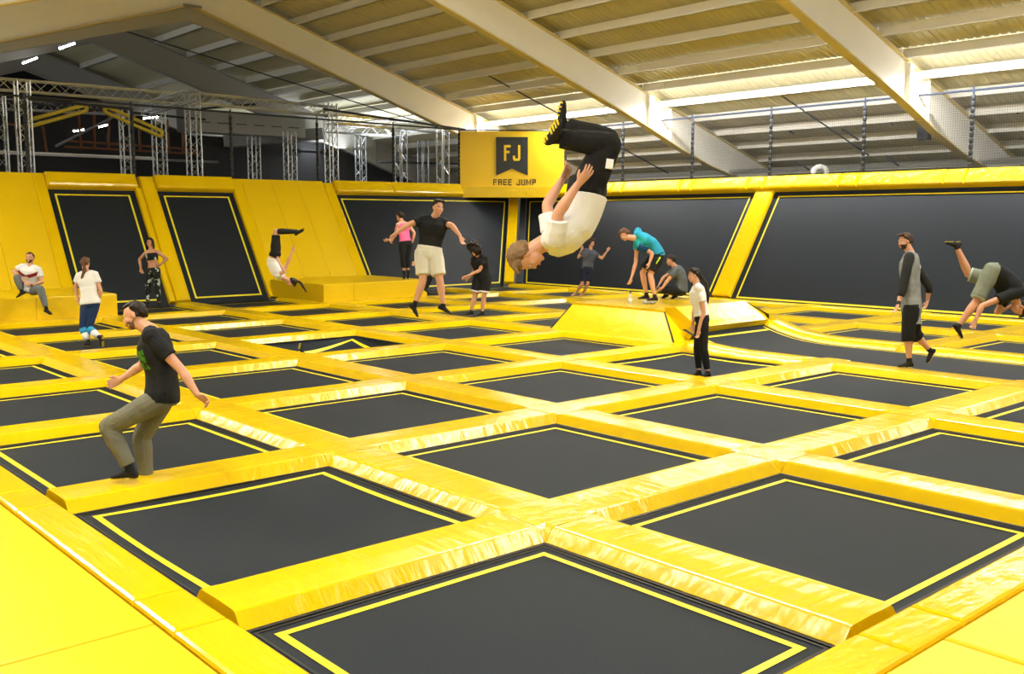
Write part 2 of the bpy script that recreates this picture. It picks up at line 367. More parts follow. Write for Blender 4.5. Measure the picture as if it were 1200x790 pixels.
def curved_pad(x0, ya, yb, sc=1.0, base=None):
    mb = MB(); n = 14; vv = []; np_ = len(prof)
    for i in range(n+1):
        y = ya+(yb-ya)*i/n
        for (dx, z) in prof: vv.append((x0+dx, y, z+(base or rise)(y)*sc if z > 0 else z))
    ff = [(i*np_+j, i*np_+j+1, (i+1)*np_+j+1, (i+1)*np_+j) for i in range(n) for j in range(np_-1)]
    ff.append(tuple(range(np_-1, -1, -1))); ff.append(tuple(n*np_+j for j in range(np_)))
    return mb.add(vv, ff)
curved_pad(SX1+.004, .62, 3.5).build('pad', 'vinyl', t, smooth=True)
curved_pad(SX1+.004, 3.51, 6.3).build('pad', 'vinyl', t, smooth=True)
curved_pad(SX1+.004, -2.9, .61).build('pad', 'vinyl', t, smooth=True)
curved_pad(3*L+.004, 2*L-W+.004, 2*L-.004, .6).build('pad', 'vinyl', t, smooth=True)
# quarter-pipe end pad across the lane
mb = MB(); R_ = []
mb.add([(SX0+.07, 6.12, .37), (SX1+.10, 6.20, .36), (SX1+.10, 6.30, .46), (SX0+.07, 6.22, .46), (SX1+.0, 6.72, .70), (SX0+.12, 6.66, .70), (SX1+.0, 6.95, .70), (SX0+.15, 6.95, .68),
        (SX0+.07, 6.3, .1), (SX1+.10, 6.3, .1), (SX1+.0, 6.95, .1), (SX0+.15, 6.95, .1)],
       [(0, 1, 2, 3), (3, 2, 4, 5), (5, 4, 6, 7), (8, 9, 1, 0), (9, 10, 6, 4, 2, 1), (8, 0, 3, 5, 7, 11), (10, 11, 7, 6)])
mb.build('end_pad', 'vinyl_u', t)
mb = MB()
mb.add([(SX1+.11, 6.2, .46), (SX1+.66, 6.05, .12), (SX1+.66, 6.9, .12), (SX1+.01, 6.95, .69), (SX1+.01, 6.72, .70), (SX1+.11, 6.2, .05), (SX1+.01, 6.95, .05)], [(0, 1, 2, 3, 4), (0, 5, 1), (3, 2, 6)])
mb.build('side_wedge', 'vinyl', t)
# dome platform
t = thing('padded_platform', 'raised yellow vinyl platform with sloped sides in the middle of the court', 'platform', (10.7, 8.2, .11))
b0 = [(9.12, 6.3), (12.7, 6.3), (12.7, 9.5), (9.12, 9.5)]; tp = [(9.62, 6.95), (12.3, 6.95), (12.3, 9.35), (9.62, 9.35)]; Zt = .62
for i in range(4):
    j = (i+1) % 4; e = .02
    a, b = V((*b0[i], .11)), V((*b0[j], .11)); c, d = V((*tp[j], Zt)), V((*tp[i], Zt))
    mb = MB(); vv = []; ff = []; nn = 10
    for u in range(nn+1):
        for v in range(nn+1):
            p0 = a.lerp(b, .008+.984*u/nn); p1 = d.lerp(c, .008+.984*u/nn); p = p0.lerp(p1, v/nn)
            nrm = (b-a).cross(d-a).normalized()
            vv.append(p+nrm*(.03*math.sin(PI*u/nn)*math.sin(PI*min(1, v/nn))))
    for u in range(nn):
        for v in range(nn): ff.append((u*(nn+1)+v, (u+1)*(nn+1)+v, (u+1)*(nn+1)+v+1, u*(nn+1)+v+1))
    mb.add(vv, ff); mb.build('side_panel', 'dome', t, smooth=True)
    if i in (0, 3): MB().tube([a, d], .012, 6).build('corner_seam', 'web', t)
mb = MB().box((9.58, 6.92, Zt-.05), (12.34, 9.39, Zt+.012)); mb.build('top_panel', 'vinyl', t)
# edge padding and decks on the two near sides
t = thing('edge_padding', 'row of narrow yellow edge pads along the near left side of the grid', 'padding', (-2.55, 6, 0))
t2 = thing('edge_padding', 'row of narrow yellow edge pads along the near right side of the grid', 'padding', (6, -2.55, 0))
segs = [-2.40]+sum([[j*L+.02, j*L+.60] for j in range(0, 6)], [])+[6*L]
def slab(a, b, z0=-.02, z1=T+.004, r=.025, m_='vinyl', nm='pad', par=None):
    x0, y0 = a; x1, y1 = b; g = .004; x0 += g; y0 += g; x1 -= g; y1 -= g
    mb = MB(); R = [(0, z0), (0, z1-r), (r*.3, z1-r*.3), (r, z1)]; vv = []
    for (i_, z) in R: vv += [(x0+i_, y0+i_, z), (x1-i_, y0+i_, z), (x1-i_, y1-i_, z), (x0+i_, y1-i_, z)]
    ff = [(4*k+i, 4*k+(i+1) % 4, 4*k+4+(i+1) % 4, 4*k+4+i) for k in range(3) for i in range(4)]+[(12, 13, 14, 15), (3, 2, 1, 0)]
    mb.add(vv, ff); return mb.build(nm, m_, par)
for a, b in zip(segs[:-1], segs[1:]):
    slab((-2.72, a), (-2.40, b), par=t, m_='vinyl_u'); slab((a, -2.72), (b, -2.40), par=t2, m_='vinyl')
slab((-2.72, -2.72), (-2.40, -2.40), par=t)
lab = ['at the bottom left corner of the picture', 'second back from the bottom left corner', 'third back along the near left side', 'fourth back along the near left side', 'fifth back along the near left side', 'sixth back along the near left side', 'last one before the left box']
ysd = [-6, .20, 3.35, 6.3, 9.25, 12.2, 15.1, 18.1]
for i in range(7):
    o = slab((-7.2, ysd[i]), (-2.735, ysd[i+1]), nm='deck_pad', m_='deck'); tag(o, 'large flat yellow deck pad, '+lab[i], 'deck pad', 'flat deck pads')
xsd = [-2.73, .30, 3.3, 6.2, 9.2, 12.4]; lab = ['at the bottom right corner of the picture', 'second one along the near right side', 'third one along the near right side', 'fourth one along the near right side', 'fifth one along the near right side']
for i in range(5):
    o = slab((xsd[i], -6), (xsd[i+1], -2.735), nm='deck_pad', m_='deck'); tag(o, 'large flat yellow deck pad, '+lab[i], 'deck pad', 'flat deck pads')
# ---------------------------------------------------------------- inclined walls
YB, XB, Z0, Z1, RUN = 21.05, 18.36, .05, 3.50, 2.34
def LWp(a, s, n=0):                              # left wall: a = x
    nrm = V((0, -(Z1-Z0), RUN)).normalized(); return V((a, YB+RUN*s, Z0+(Z1-Z0)*s))+nrm*n
def RWp(a, s, n=0):                              # right wall: a = y
    nrm = V((-(Z1-Z0), 0, RUN)).normalized(); return V((XB+RUN*s, a, Z0+(Z1-Z0)*s))+nrm*n
def wslab(mb, Wp, A0, A1, s0, s1, n0, n1, r=.03, ns=1):
    # slab on an inclined wall; A0, A1 functions of s giving the along-wall limits
    f = lambda q: q if callable(q) else (lambda s, q=q: q)
    A0, A1 = f(A0), f(A1); rs = r/4.17
    lv = [(0, n0), (0, n1-r), (r*.3, n1-r*.3), (r, n1)]; vv = []
    for (i_, n) in lv:
        k = i_/4.17
        for (A, s, sg) in ((A0, s0+k, 1), (A1, s0+k, -1), (A1, s1-k, -1), (A0, s1-k, 1)): vv.append(Wp(A(s)+sg*i_, s, n))
    ff = [(4*k+i, 4*k+(i+1) % 4, 4*k+4+(i+1) % 4, 4*k+4+i) for k in range(3) for i in range(4)]+[(12, 13, 14, 15)]
    if Wp is RWp: ff = [tuple(reversed(q)) for q in ff]
    return mb.add(vv, ff)
def wall_tramp(Wp, A0, A1, s0, s1, lb):
    f = lambda q: q if callable(q) else (lambda s, q=q: q)
    F0, F1 = f(A0), f(A1); c = Wp((F0(s0)+F1(s0))/2, s0)
    t = thing('wall_trampoline', lb, 'trampoline', c, 'inclined wall trampolines')
    mb = MB(); wslab(mb, Wp, A0, A1, s0, s1, -.04, 0, .002); jm = mb.build('jump_mat', 'wmat', t)
    if Wp is LWp and A0 < 10: MB().box((A0, 7*L-.01, -.03), (A1, YB+.03, .012)).build('floor_apron', 'mat', t)
    mb = MB(); e, w_ = .17, .05
    def q(a0, a1, sa, sb): 
        vv = [Wp(a0(sa), sa, .006), Wp(a1(sa), sa, .006), Wp(a1(sb), sb, .006), Wp(a0(sb), sb, .006)]; mb.add(vv, [(0, 1, 2, 3) if Wp is LWp else (3, 2, 1, 0)])
    es = e/4.17; ws = w_/4.17
    q(lambda s: F0(s)+e, lambda s: F1(s)-e, s0+es, s0+es+ws); q(lambda s: F0(s)+e, lambda s: F1(s)-e, s1-es-ws*.8, s1-es)
    q(lambda s: F0(s)+e, lambda s: F0(s)+e+w_, s0+es+ws, s1-es-ws*.8); q(lambda s: F1(s)-e-w_, lambda s: F1(s)-e, s0+es+ws, s1-es-ws*.8)
    mb.build('boundary_line', 'line', jm)
    return t
TOP = .895
WL = [wall_tramp(LWp, 3.56, 5.90, -.01, TOP, 'inclined black wall trampoline on the far left, behind the woman in patterned leggings'),
      wall_tramp(LWp, 6.52, 8.86, -.01, TOP, 'narrow inclined black wall trampoline left of the upside-down girl'),
      wall_tramp(LWp, 12.40, lambda s: 17.85+RUN*s, -.02, TOP, 'wide inclined black wall trampoline behind the jumping man in white shorts')]
WR = [wall_tramp(RWp, 12.46, lambda s: 20.6+RUN*s, -.02, TOP, 'inclined black wall trampoline right of the corner, behind the flipping man'),
      wall_tramp(RWp, -5.5, 11.84, -.02, TOP, 'very large inclined black wall trampoline filling the right side')]
def wall_pad(Wp, A0, A1, s0, s1, lb, n0=-.04, n1=.10, m_='vinyl', nm='wall_pad', r=.04):
    o = wslab(MB(), Wp, A0, A1, s0, s1, n0, n1, r).build(nm, m_); return tag(o, lb, 'wall pad', 'yellow pads of the inclined walls')
wall_pad(LWp, 3.26, 3.56, .0, 1.0, 'narrow sloping yellow pad left of the far left wall trampoline', n1=.12)
wall_pad(LWp, 5.90, 6.06, 0, TOP, 'thin sloping yellow pad on the right edge of the far left wall trampoline', n1=.14)
wall_pad(LWp, 6.07, 6.52, 0, 1.0, 'shiny wrinkled sloping yellow pad between the two narrow wall trampolines', n1=.16, r=.12)
wall_pad(LWp, 8.86, 9.2, 0, 1.0, 'sloping yellow pad right of the second narrow wall trampoline', n1=.12)
for i, (a, b) in enumerate(((9.2, 10.2), (10.2, 11.1), (11.1, 12.05))):
    wall_pad(LWp, a+.003, b-.003, .1, 1.0, 'wide sloping yellow wall pad above the right box, %s from the left' % ORD[i], n1=.10, m_='deck', r=.01)
wall_pad(LWp, 12.05, 12.40, .1, .985, 'sloping yellow pad on the left edge of the wide wall trampoline', n1=.12)
for i, (a, b) in enumerate(((2.1, 3.26), (.9, 2.1), (-.3, .9), (-1.5, -.3), (-2.7, -1.5), (-3.9, -2.7))):
    wall_pad(LWp, a+.003, b-.003, .1, 1.0, 'wide sloping yellow wall pad above the left box, %s from the right' % ORD[i], n1=.10, m_='deck', r=.01)
wall_pad(RWp, 11.84, 12.46, .02, TOP, 'broad sloping yellow pad between the two right hand wall trampolines', n1=.12)
# corner post pad on the crease
p0 = V((XB-.42, YB-.20, .12)); p1 = V((XB+RUN*.9-.42, YB+RUN*.9-.20, 3.15))
tag(MB().bar(p0, p1, .34, .16, up=V((-1, -1, 0))).build('corner_post_pad', 'vinyl'), 'narrow upright yellow pad in the corner where the two walls meet', 'wall pad')
tag(MB().bar(p0+V((.30, -.20, 0)), p1+V((.30, -.20, 0)), .22, .08, up=V((-1, -1, 0))).build('corner_black_pad', 'black'), 'black upright padding just right of the yellow corner pad', 'wall pad')
# top rails
def rail(Wp, a, b, lb):
    mb = MB(); wslab(mb, Wp, a+.004, b-.004, TOP-.005, 1.0, -.1, .22, .07); o = mb.build('rail_pad', 'vinyl'); return tag(o, lb, 'rail pad', 'yellow pads along the top of the walls')
rail(LWp, 3.56, 5.98, 'yellow top rail pad above the far left wall trampoline'); rail(LWp, 6.5, 8.9, 'yellow top rail pad above the second narrow wall trampoline')
rail(LWp, 12.42, 14.66, 'yellow top rail pad above the wide wall trampoline, left one'); rail(LWp, 14.66, 17.68, 'yellow top rail pad above the wide wall trampoline, right one')
yr = [20.95, 18.3, 17.8, 15.35, 14.85, 12.75, 12.2, 9.75, 9.2, 6.8, 6.28, 3.85, 3.3, .9, .35, -2.0, -5.5]
for i, (a, b) in enumerate(zip(yr[:-1], yr[1:])): rail(RWp, b, a, 'yellow top rail pad on the right hand wall, %s from the corner' % (ORD+['eleventh', 'twelfth', 'thirteenth', 'fourteenth', 'fifteenth', 'sixteenth', 'seventeenth'])[i])
# chamfered rail across the corner with the banner above it
A_ = V((17.70, YB+RUN*.95-.1, 3.12)); B_ = V((XB+RUN*.95-.1, 20.9, 3.12)); K_ = V((XB+RUN+.1, YB+RUN+.1, 3.12))
mb = MB(); vv = [A_, B_, K_]; out = (A_-B_).cross(V((0, 0, 1))).normalized()
mb.add([A_, B_, V((XB+RUN+.1, 20.9, 3.12)), K_, V((17.70, YB+RUN+.1, 3.12)), A_+V((0, 0, .38)), B_+V((0, 0, .38)), V((XB+RUN+.1, 20.9, 3.5)), K_+V((0, 0, .38)), V((17.70, YB+RUN+.1, 3.5))],
       [(4, 3, 2, 1, 0), (5, 6, 7, 8, 9), (0, 1, 6, 5), (1, 2, 7, 6), (2, 3, 8, 7), (3, 4, 9, 8), (4, 0, 5, 9)])
tag(mb.build('corner_rail_pad', 'vinyl'), 'yellow rail pad cutting across the corner under the lettered banner', 'rail pad')
# boxes (padded steps) in front of the walls
def box_step(x0, x1, y0, z1, lb, seams):
    t = thing('padded_box', lb, 'box', ((x0+x1)/2, y0, T))
    xs = [x0]+seams+[x1]
    for a, b in zip(xs[:-1], xs[1:]):
        slab((a, y0), (b, YB+.05), T, z1, .03, 'dome', 'box_pad', t)
    return t
box_step(-3.9, 3.5, 18.12, .62, 'long yellow padded box on the left, the seated man sits on it', [-1.5, .9, 1.75])
box_step(8.95, 12.38, 18.12, .60, 'yellow padded box on the right, below the upside-down girl', [9.0+.9])
# ---------------------------------------------------------------- nets and posts above the walls
def net_bay(p, q, z0, z1, lb, sp=.06):
    p = V(p); q = V(q); mb = MB(); ln = (q-p).length; n = int(ln/sp); d = (q-p)/n; w_ = .0035
    dd = d.normalized()*w_/2
    for i in range(1, n): a = p+d*i; mb.add([a-dd+V((0, 0, z0)), a+dd+V((0, 0, z0)), a+dd+V((0, 0, z1)), a-dd+V((0, 0, z1))], [(0, 1, 2, 3)])
    m_ = int((z1-z0)/sp)
    for i in range(1, m_): z = z0+(z1-z0)*i/m_; mb.add([p+V((0, 0, z-w_/2)), q+V((0, 0, z-w_/2)), q+V((0, 0, z+w_/2)), p+V((0, 0, z+w_/2))], [(0, 1, 2, 3)])
    return tag(mb.build('safety_net', 'net'), lb, 'net', 'black safety nets above the walls')
def post(p, z0, z1, lb, m_='black'):
    t = thing('net_post', lb, 'post', (p[0], p[1], z0), 'black net posts above the walls')
    MB().tube([(p[0], p[1], z0-.1), (p[0], p[1], z1+.06)], .03, 8).build('pole', 'navy', t)
    mb = MB(); n = 13; h = (z1-z0-.1)/n
    for i in range(n): mb.tube([(p[0], p[1], z0+.03+i*h), (p[0], p[1], z0+i*h+h*.72)], .05, 8)
    mb.build('foam_sleeve', m_, t, smooth=True)
ZN0, ZN1 = 3.46, 5.53
RY = [20.85, 18.06, 15.10, 12.20, 9.22, 6.30, 3.35, .40, -2.55]; XN = 20.65; LX = [.26, 3.2, 6.0, 8.97, 11.93, 14.88, 17.75]; YN = 23.35
for i, y in enumerate(RY): post((XN, y), ZN0, ZN1, 'dark padded net post on the right hand wall, %s from the banner' % ORD[i])
for i, x in enumerate(LX[1:]): post((x, YN), ZN0, ZN1, 'black padded net post on the left hand wall, %s from the left' % ORD[i])
for i, (a, b) in enumerate(zip(RY[:-1], RY[1:])):
    net_bay((XN, a, 0), (XN, b, 0), ZN0, ZN1, 'fine dark safety net above the right wall, %s bay from the banner' % ORD[i])
    tag(MB().tube([(XN, a, ZN1), (XN, b, ZN1)], .03, 8).build('net_rail', 'navy'), 'dark blue rail holding the right net, %s bay from the banner' % ORD[i], 'rail', 'net rails')
for i, (a, b) in enumerate(zip(LX[:-1], LX[1:])):
    net_bay((a, YN, 0), (b, YN, 0), ZN0, ZN1, 'fine black safety net above the left wall, %s bay from the left' % ORD[i])
    tag(MB().tube([(a, YN, ZN1), (b, YN, ZN1)], .03, 8).build('net_rail', 'black'), 'black rail holding the left net, %s bay from the left' % ORD[i], 'rail', 'net rails')
# lettered banner
ba = V((17.75, YN-.03, 3.42)); bb = V((XN-.03, 20.85, 3.42)); bh = 2.06
t = thing('banner', 'yellow banner with black ribbon emblem FJ and the words FREE JUMP in the corner', 'banner', ba)
bx = (bb-ba).normalized(); bl = (bb-ba).length; bn = bx.cross(V((0, 0, 1)))
if bn.dot(CP-ba) < 0: bn = -bn
mb = MB(); vv = []; ff = []; nu, nv = 24, 12
for i in range(nu+1):
    for j in range(nv+1): vv.append(ba+bx*bl*i/nu+V((0, 0, bh*j/nv))+bn*(.012*math.sin(9*i/nu+3*j/nv)*math.sin(PI*j/nv)))
for i in range(nu):
    for j in range(nv): ff.append((i*(nv+1)+j, (i+1)*(nv+1)+j, (i+1)*(nv+1)+j+1, i*(nv+1)+j+1))
mb.add(vv, ff); cl = mb.build('cloth', 'banner', t, smooth=True)
tag_ = MB()
def BP(u, v, n): return ba+bx*bl*u+V((0, 0, bh*v))+bn*n
u0, u1 = .345, .648; vt, vb_, vm = .90, .235, .355
MB().add([BP(u0, vt, .03), BP(u0, vb_, .03), BP((u0+u1)/2, vm, .03), BP(u1, vb_, .03), BP(u1, vt, .03), BP((u0+u1)/2, vt, .03)], [(0, 1, 2, 5), (5, 2, 3, 4)]).build('ribbon_emblem', 'ink', t)
def letter(ch, u, v, w_, h_, st, m_, par, n):
    S = {'F': [(0, 0, st, h_), (0, h_-st, w_, h_), (0, h_*.48, w_*.85, h_*.48+st)],
         'J': [(w_-st, 0+st*.6, w_, h_), (st*.3, 0, w_-st*.3, st), (0, st*.6, st, h_*.32)],
         'R': [(0, 0, st, h_), (0, h_-st, w_-st*.3, h_), (w_-st, h_*.52, w_, h_-st*.6), (0, h_*.44, w_-st*.3, h_*.44+st), (w_-st, 0, w_, h_*.42)],
         'E': [(0, 0, st, h_), (0, h_-st, w_, h_), (0, h_*.5-st/2, w_*.85, h_*.5+st/2), (0, 0, w_, st)],
         'U': [(0, st*.5, st, h_), (w_-st, st*.5, w_, h_), (st*.3, 0, w_-st*.3, st)],
         'P': [(0, 0, st, h_), (0, h_-st, w_-st*.3, h_), (w_-st, h_*.5, w_, h_-st*.6), (0, h_*.42, w_-st*.3, h_*.42+st)],
         'M': [(0, 0, st, h_), (w_-st, 0, w_, h_)]}[ch]
    mb = MB()
    for (a, b, c, d) in S:
        q = [(a, b), (c, b), (c, d), (a, d)]; mb.add([BP(u, v, n)+bx*x+V((0, 0, z)) for x, z in q], [(0, 1, 2, 3)])
    if ch == 'M':
        for s_ in (0, 1):
            x0_, x1_ = (st*.2, w_/2) if s_ == 0 else (w_-st*.2, w_/2)
            e = st*.5; q = [(x0_-e*.3, h_), (x0_+e*1.1 if s_ == 0 else x0_-e*1.1, h_), (x1_+e*.6, h_*.3), (x1_-e*.6, h_*.3)]; mb.add([BP(u, v, n)+bx*x+V((0, 0, z)) for x, z in q], [(0, 1, 2, 3)])
    mb.build('letter', m_, par)
cw = bl
letter('F', .42, .49, .24, .56, .085, 'banner', t, .036); letter('J', .505, .49, .27, .56, .085, 'banner', t, .036)
x = .318
for ch in 'FREE JUMP':
    if ch == ' ': x += .03; continue
    w_ = .135 if ch != 'M' else .17
    letter(ch, x, .065, w_, .22, .033, 'ink', t, .03); x += (w_+.045)/bl
tag(MB().tube([ba+V((0, 0, bh+.03)), bb+V((0, 0, bh+.03))], .025, 8).build('net_rail', 'black'), 'black rail along the top of the lettered banner', 'rail', 'net rails')
# ---------------------------------------------------------------- dark hall: trusses, tubes, frames
def truss(a, b, lb, w_=.32, nseg=None):
    a = V(a); b = V(b); d = (b-a).normalized(); ln = (b-a).length; up = V((0, 0, 1)) if abs(d.z) < .7 else V((0, 1, 0))
    s1 = d.cross(up).normalized()*w_/2; s2 = d.cross(s1).normalized()*w_/2
    t = thing('truss', lb, 'truss', a, 'aluminium trusses in the dark hall'); cs = [s1+s2, s1-s2, -s1-s2, -s1+s2]
    for c in cs: MB().tube([a+c, b+c], .028, 6).build('chord', 'alu', t)
    n = nseg or max(2, int(ln/.34)); mb = MB()
    for i in range(n):
        p = a+d*ln*i/n; q = a+d*ln*(i+1)/n
        for k in range(4):
            c0, c1 = cs[k], cs[(k+1) % 4]
            if i % 2: c0, c1 = c1, c0
            mb.tube([p+c0, q+c1], .012, 4, round_=False)
    mb.build('lacing', 'alu', t, kind='stuff')
def twr(px, pb, pt, Y, lb, w_=.30): 
    a = at(px, pb, 1, Y); b = at(px, pt, 1, Y); a.x = b.x = (a.x+b.x)/2; a.z = -1.2; truss(a, b, lb, w_)
for i, (px, pt, Y, w_) in enumerate(((1, 112, 26.6, .30), (29, 96, 24.6, .32), (149, 128, 28, .32), (187, 124, 28, .34), (227, 110, 26.2, .36), (298, 155, 32, .36), (340, 155, 30, .36), (388, 122, 26.2, .34), (423, 160, 33, .34), (470, 150, 28, .34), (496, 165, 31, .34), (519, 152, 26.4, .34))):
    twr(px, 225, pt, Y, ['silver truss tower at the left picture edge', 'silver truss tower behind the first net post', 'silver truss tower just left of the second net post', 'silver truss tower right of the second net post', 'tall silver truss tower above the second narrow wall trampoline', 'short truss tower right of the third net post', 'short truss tower above the upside-down girl', 'silver truss tower by the left edge of the wide wall trampoline', 'dim truss tower behind the wide wall trampoline, leftmost', 'dim truss tower behind the wide wall trampoline, next to the fifth post', 'dim truss tower set far back, second left of the banner', 'silver truss tower nearest the banner on its left'][i], w_)
truss(at(-20, 97, 1, 26.4), at(228, 117, 1, 26.4), 'long horizontal truss at top left')
truss(at(230, 115, 1, 26.3), at(390, 131, 1, 26.3), 'horizontal truss right of the tall tower')
truss(at(-20, 121, 1, 31), at(160, 130, 1, 31), 'lower horizontal truss behind the long one at top left')
truss(at(170, 128, 1, 27), at(225, 112, 1, 24.8), 'short truss running towards the tall tower')
truss(at(385, 150, 1, 30), at(480, 156, 1, 30), 'dim horizontal truss left of the banner')
truss(at(392, 139, 1, 27.5), at(525, 152, 1, 27.5), 'horizontal truss that ends beside the banner')
def loop(a, b, r, lb):
    a = V(a); b = V(b); d = (b-a).normalized(); u = V((0, 0, 1))-d*d.z; u.normalize(); P = []
    for k in range(9): t_ = PI/2+PI*k/8; P.append(a+d*r*math.cos(t_)+u*r*math.sin(t_))
    for k in range(9): t_ = -PI/2+PI*k/8; P.append(b+d*r*math.cos(t_)+u*r*math.sin(t_))
    P.append(P[0]); tag(MB().tube(P, .06, 8).build('padded_loop', 'ytube', smooth=True), lb, 'padded loop')
loop(at(36, 144, 1, 25.4), at(98, 127, 1, 25.4), .085, 'slanting yellow padded loop rising to the right at top left'); loop(at(126, 129, 1, 25.4), at(187, 156, 1, 25.4), .085, 'slanting yellow padded loop falling to the right')
rod('bracing_rod', at(34, 116, 1, 24), at(155, 128, 1, 24), .04, 'black bar just above the two slanting yellow loops')
t = thing('steel_framework', 'orange steel framework in the dark hall behind the trusses', 'framework', (3, 40, 3))
for (a, b) in (((92, 130), (95, 172)), ((110, 128), (111, 174)), ((128, 132), (127, 176)), ((163, 147), (165, 178)), ((196, 140), (198, 180)), ((214, 150), (215, 178)), ((18, 145), (23, 180)), ((80, 165), (240, 176)), ((75, 172), (245, 181)), ((5, 145), (40, 148)), ((50, 148), (55, 180)), ((265, 160), (266, 190))):
    MB().bar(at(*a, 1, 40), at(*b, 1, 40), .09, .09).build('steel_bar', 'orange', t)
rod('white_beam', at(-10, 178, 1, 30), at(180, 186, 1, 30), .06, 'long thin white beam low in the dark hall', 'beam', 'white')
rod('white_beam', at(180, 187, 1, 34), at(255, 190, 1, 34), .05, 'short white beam right of the long one in the dark hall', 'beam', 'duct')
rod('slanting_bar', at(66, 171, 1, 34), at(135, 136, 1, 34), .05, 'thin grey bar slanting upward behind the yellow loops', 'bar', 'duct')
t = thing('air_duct', 'grey rectangular air duct with dark slots hanging in the hall', 'duct', at(280, 140, 1, 32))
p = at(212, 141, 1, 32); q = at(352, 150, 1, 32); MB().bar(p, q, .8, .85).build('duct_body', 'duct', t)
for i in range(6):
    c = p.lerp(q, .1+.15*i)+V((0, -.41, -.05)); MB().bar(c, c+(q-p)*.09, .02, .035).build('slot', 'black', t)
p = at(264, 166, 1, 36); q = at(380, 157, 1, 33); tag(MB().bar(p, q, .5, .5).build('air_duct', 'duct'), 'pale duct falling away under the slotted one', 'duct')
for i, (a, b, Y) in enumerate((((0, 118), (240, 140), 29), ((150, 150), (400, 165), 34), ((380, 128), (545, 152), 24.5), ((230, 128), (300, 122), 29), ((445, 190), (540, 192), 31))):
    rod('rigging_bar', at(*a, 1, Y), at(*b, 1, Y), .04, ['black rigging bar under the long top left truss', 'dim rigging bar low across the dark hall', 'black rigging bar from the corner truss to the banner', 'black rigging bar beside the tall truss tower', 'dim rigging bar left of the banner'][i], 'bar')
# bottle and plastic cup on the dome
t = thing('water_bottle', 'clear plastic water bottle standing on the yellow platform by the bending man', 'bottle', (10.15, 8.27, .633))
p = BASE[t.name]; S_ = [(0, .04), (.005, .042), (.14, .042), (.16, .04), (.20, .018), (.22, .016)]
MB().rings([(p+V((0, 0, z)), V((r, 0, 0)), V((0, r, 0)), 14) for z, r in S_]).build('bottle_body', 'clear', t, smooth=True)
MB().rings([(p+V((0, 0, z)), V((.019, 0, 0)), V((0, .019, 0)), 12) for z in (.22, .25)]).build('cap', 'navy', t)
MB().rings([(p+V((0, 0, z)), V((.043, 0, 0)), V((0, .043, 0)), 14) for z in (.05, .11)], cap=False).build('bottle_label', 'white', t, smooth=True)
p = V((10.35, 8.02, .633)); mb = MB(); random.seed(3)
mb.ell(p+V((0, 0, .04)), V((.12, .04, 0)), V((-.03, .07, 0)), V((0, 0, .045))); mb.ell(p+V((.1, -.08, .03)), V((.08, 0, 0)), V((0, .06, 0)), V((0, 0, .03)))
tag(mb.build('plastic_bag', 'clear', smooth=True), 'crumpled clear plastic bag lying beside the water bottle', 'bag')
#PEOPLE#
# ---------------------------------------------------------------- people
dg = None
def remesh(mb, name, m_, parent, vox, sm=4, fac=.5, mats=None):
    me = bpy.data.meshes.new(name); o0 = BASE.get(parent.name)
    me.from_pydata([V(p)-o0 for p in mb.v], [], mb.f)
    o = bpy.data.objects.new('tmp', me); C.objects.link(o)
    r = o.modifiers.new('r', 'REMESH'); r.mode = 'VOXEL'; r.voxel_size = vox
    if sm: s = o.modifiers.new('s', 'SMOOTH'); s.iterations = sm; s.factor = fac
    bpy.context.view_layer.update(); d = bpy.context.evaluated_depsgraph_get()
    m2 = bpy.data.meshes.new_from_object(o.evaluated_get(d)); m2.name = name
    bpy.data.objects.remove(o); bpy.data.meshes.remove(me)
    m2.materials.clear(); m2.materials.append(M[m_] if isinstance(m_, str) else m_); m2.shade_smooth()
    return link(name, m2, parent)
CM = {}
def cm(name, col, rough=.85, **k):
    if name not in CM: CM[name] = mat(name, col, rough, spec=.3, **k)
    return CM[name]
SK = lambda n, c: cm('skin_'+n, c, .5)
def solve(p0, px, D0, ln, f):
    # a point seen at px, about ln away from p0; f = share of the leftover length that goes away from the camera
    z0 = (p0-CP).dot(FW)
    q = CP+RT*((px[0]-600)/FPX*z0)-UP*((px[1]-395)/FPX*z0)+FW*z0
    d = (q-p0).length; z1 = z0+f*math.sqrt(max(ln*ln-d*d, 0))
    return CP+RT*((px[0]-600)/FPX*z1)-UP*((px[1]-395)/FPX*z1)+FW*z1
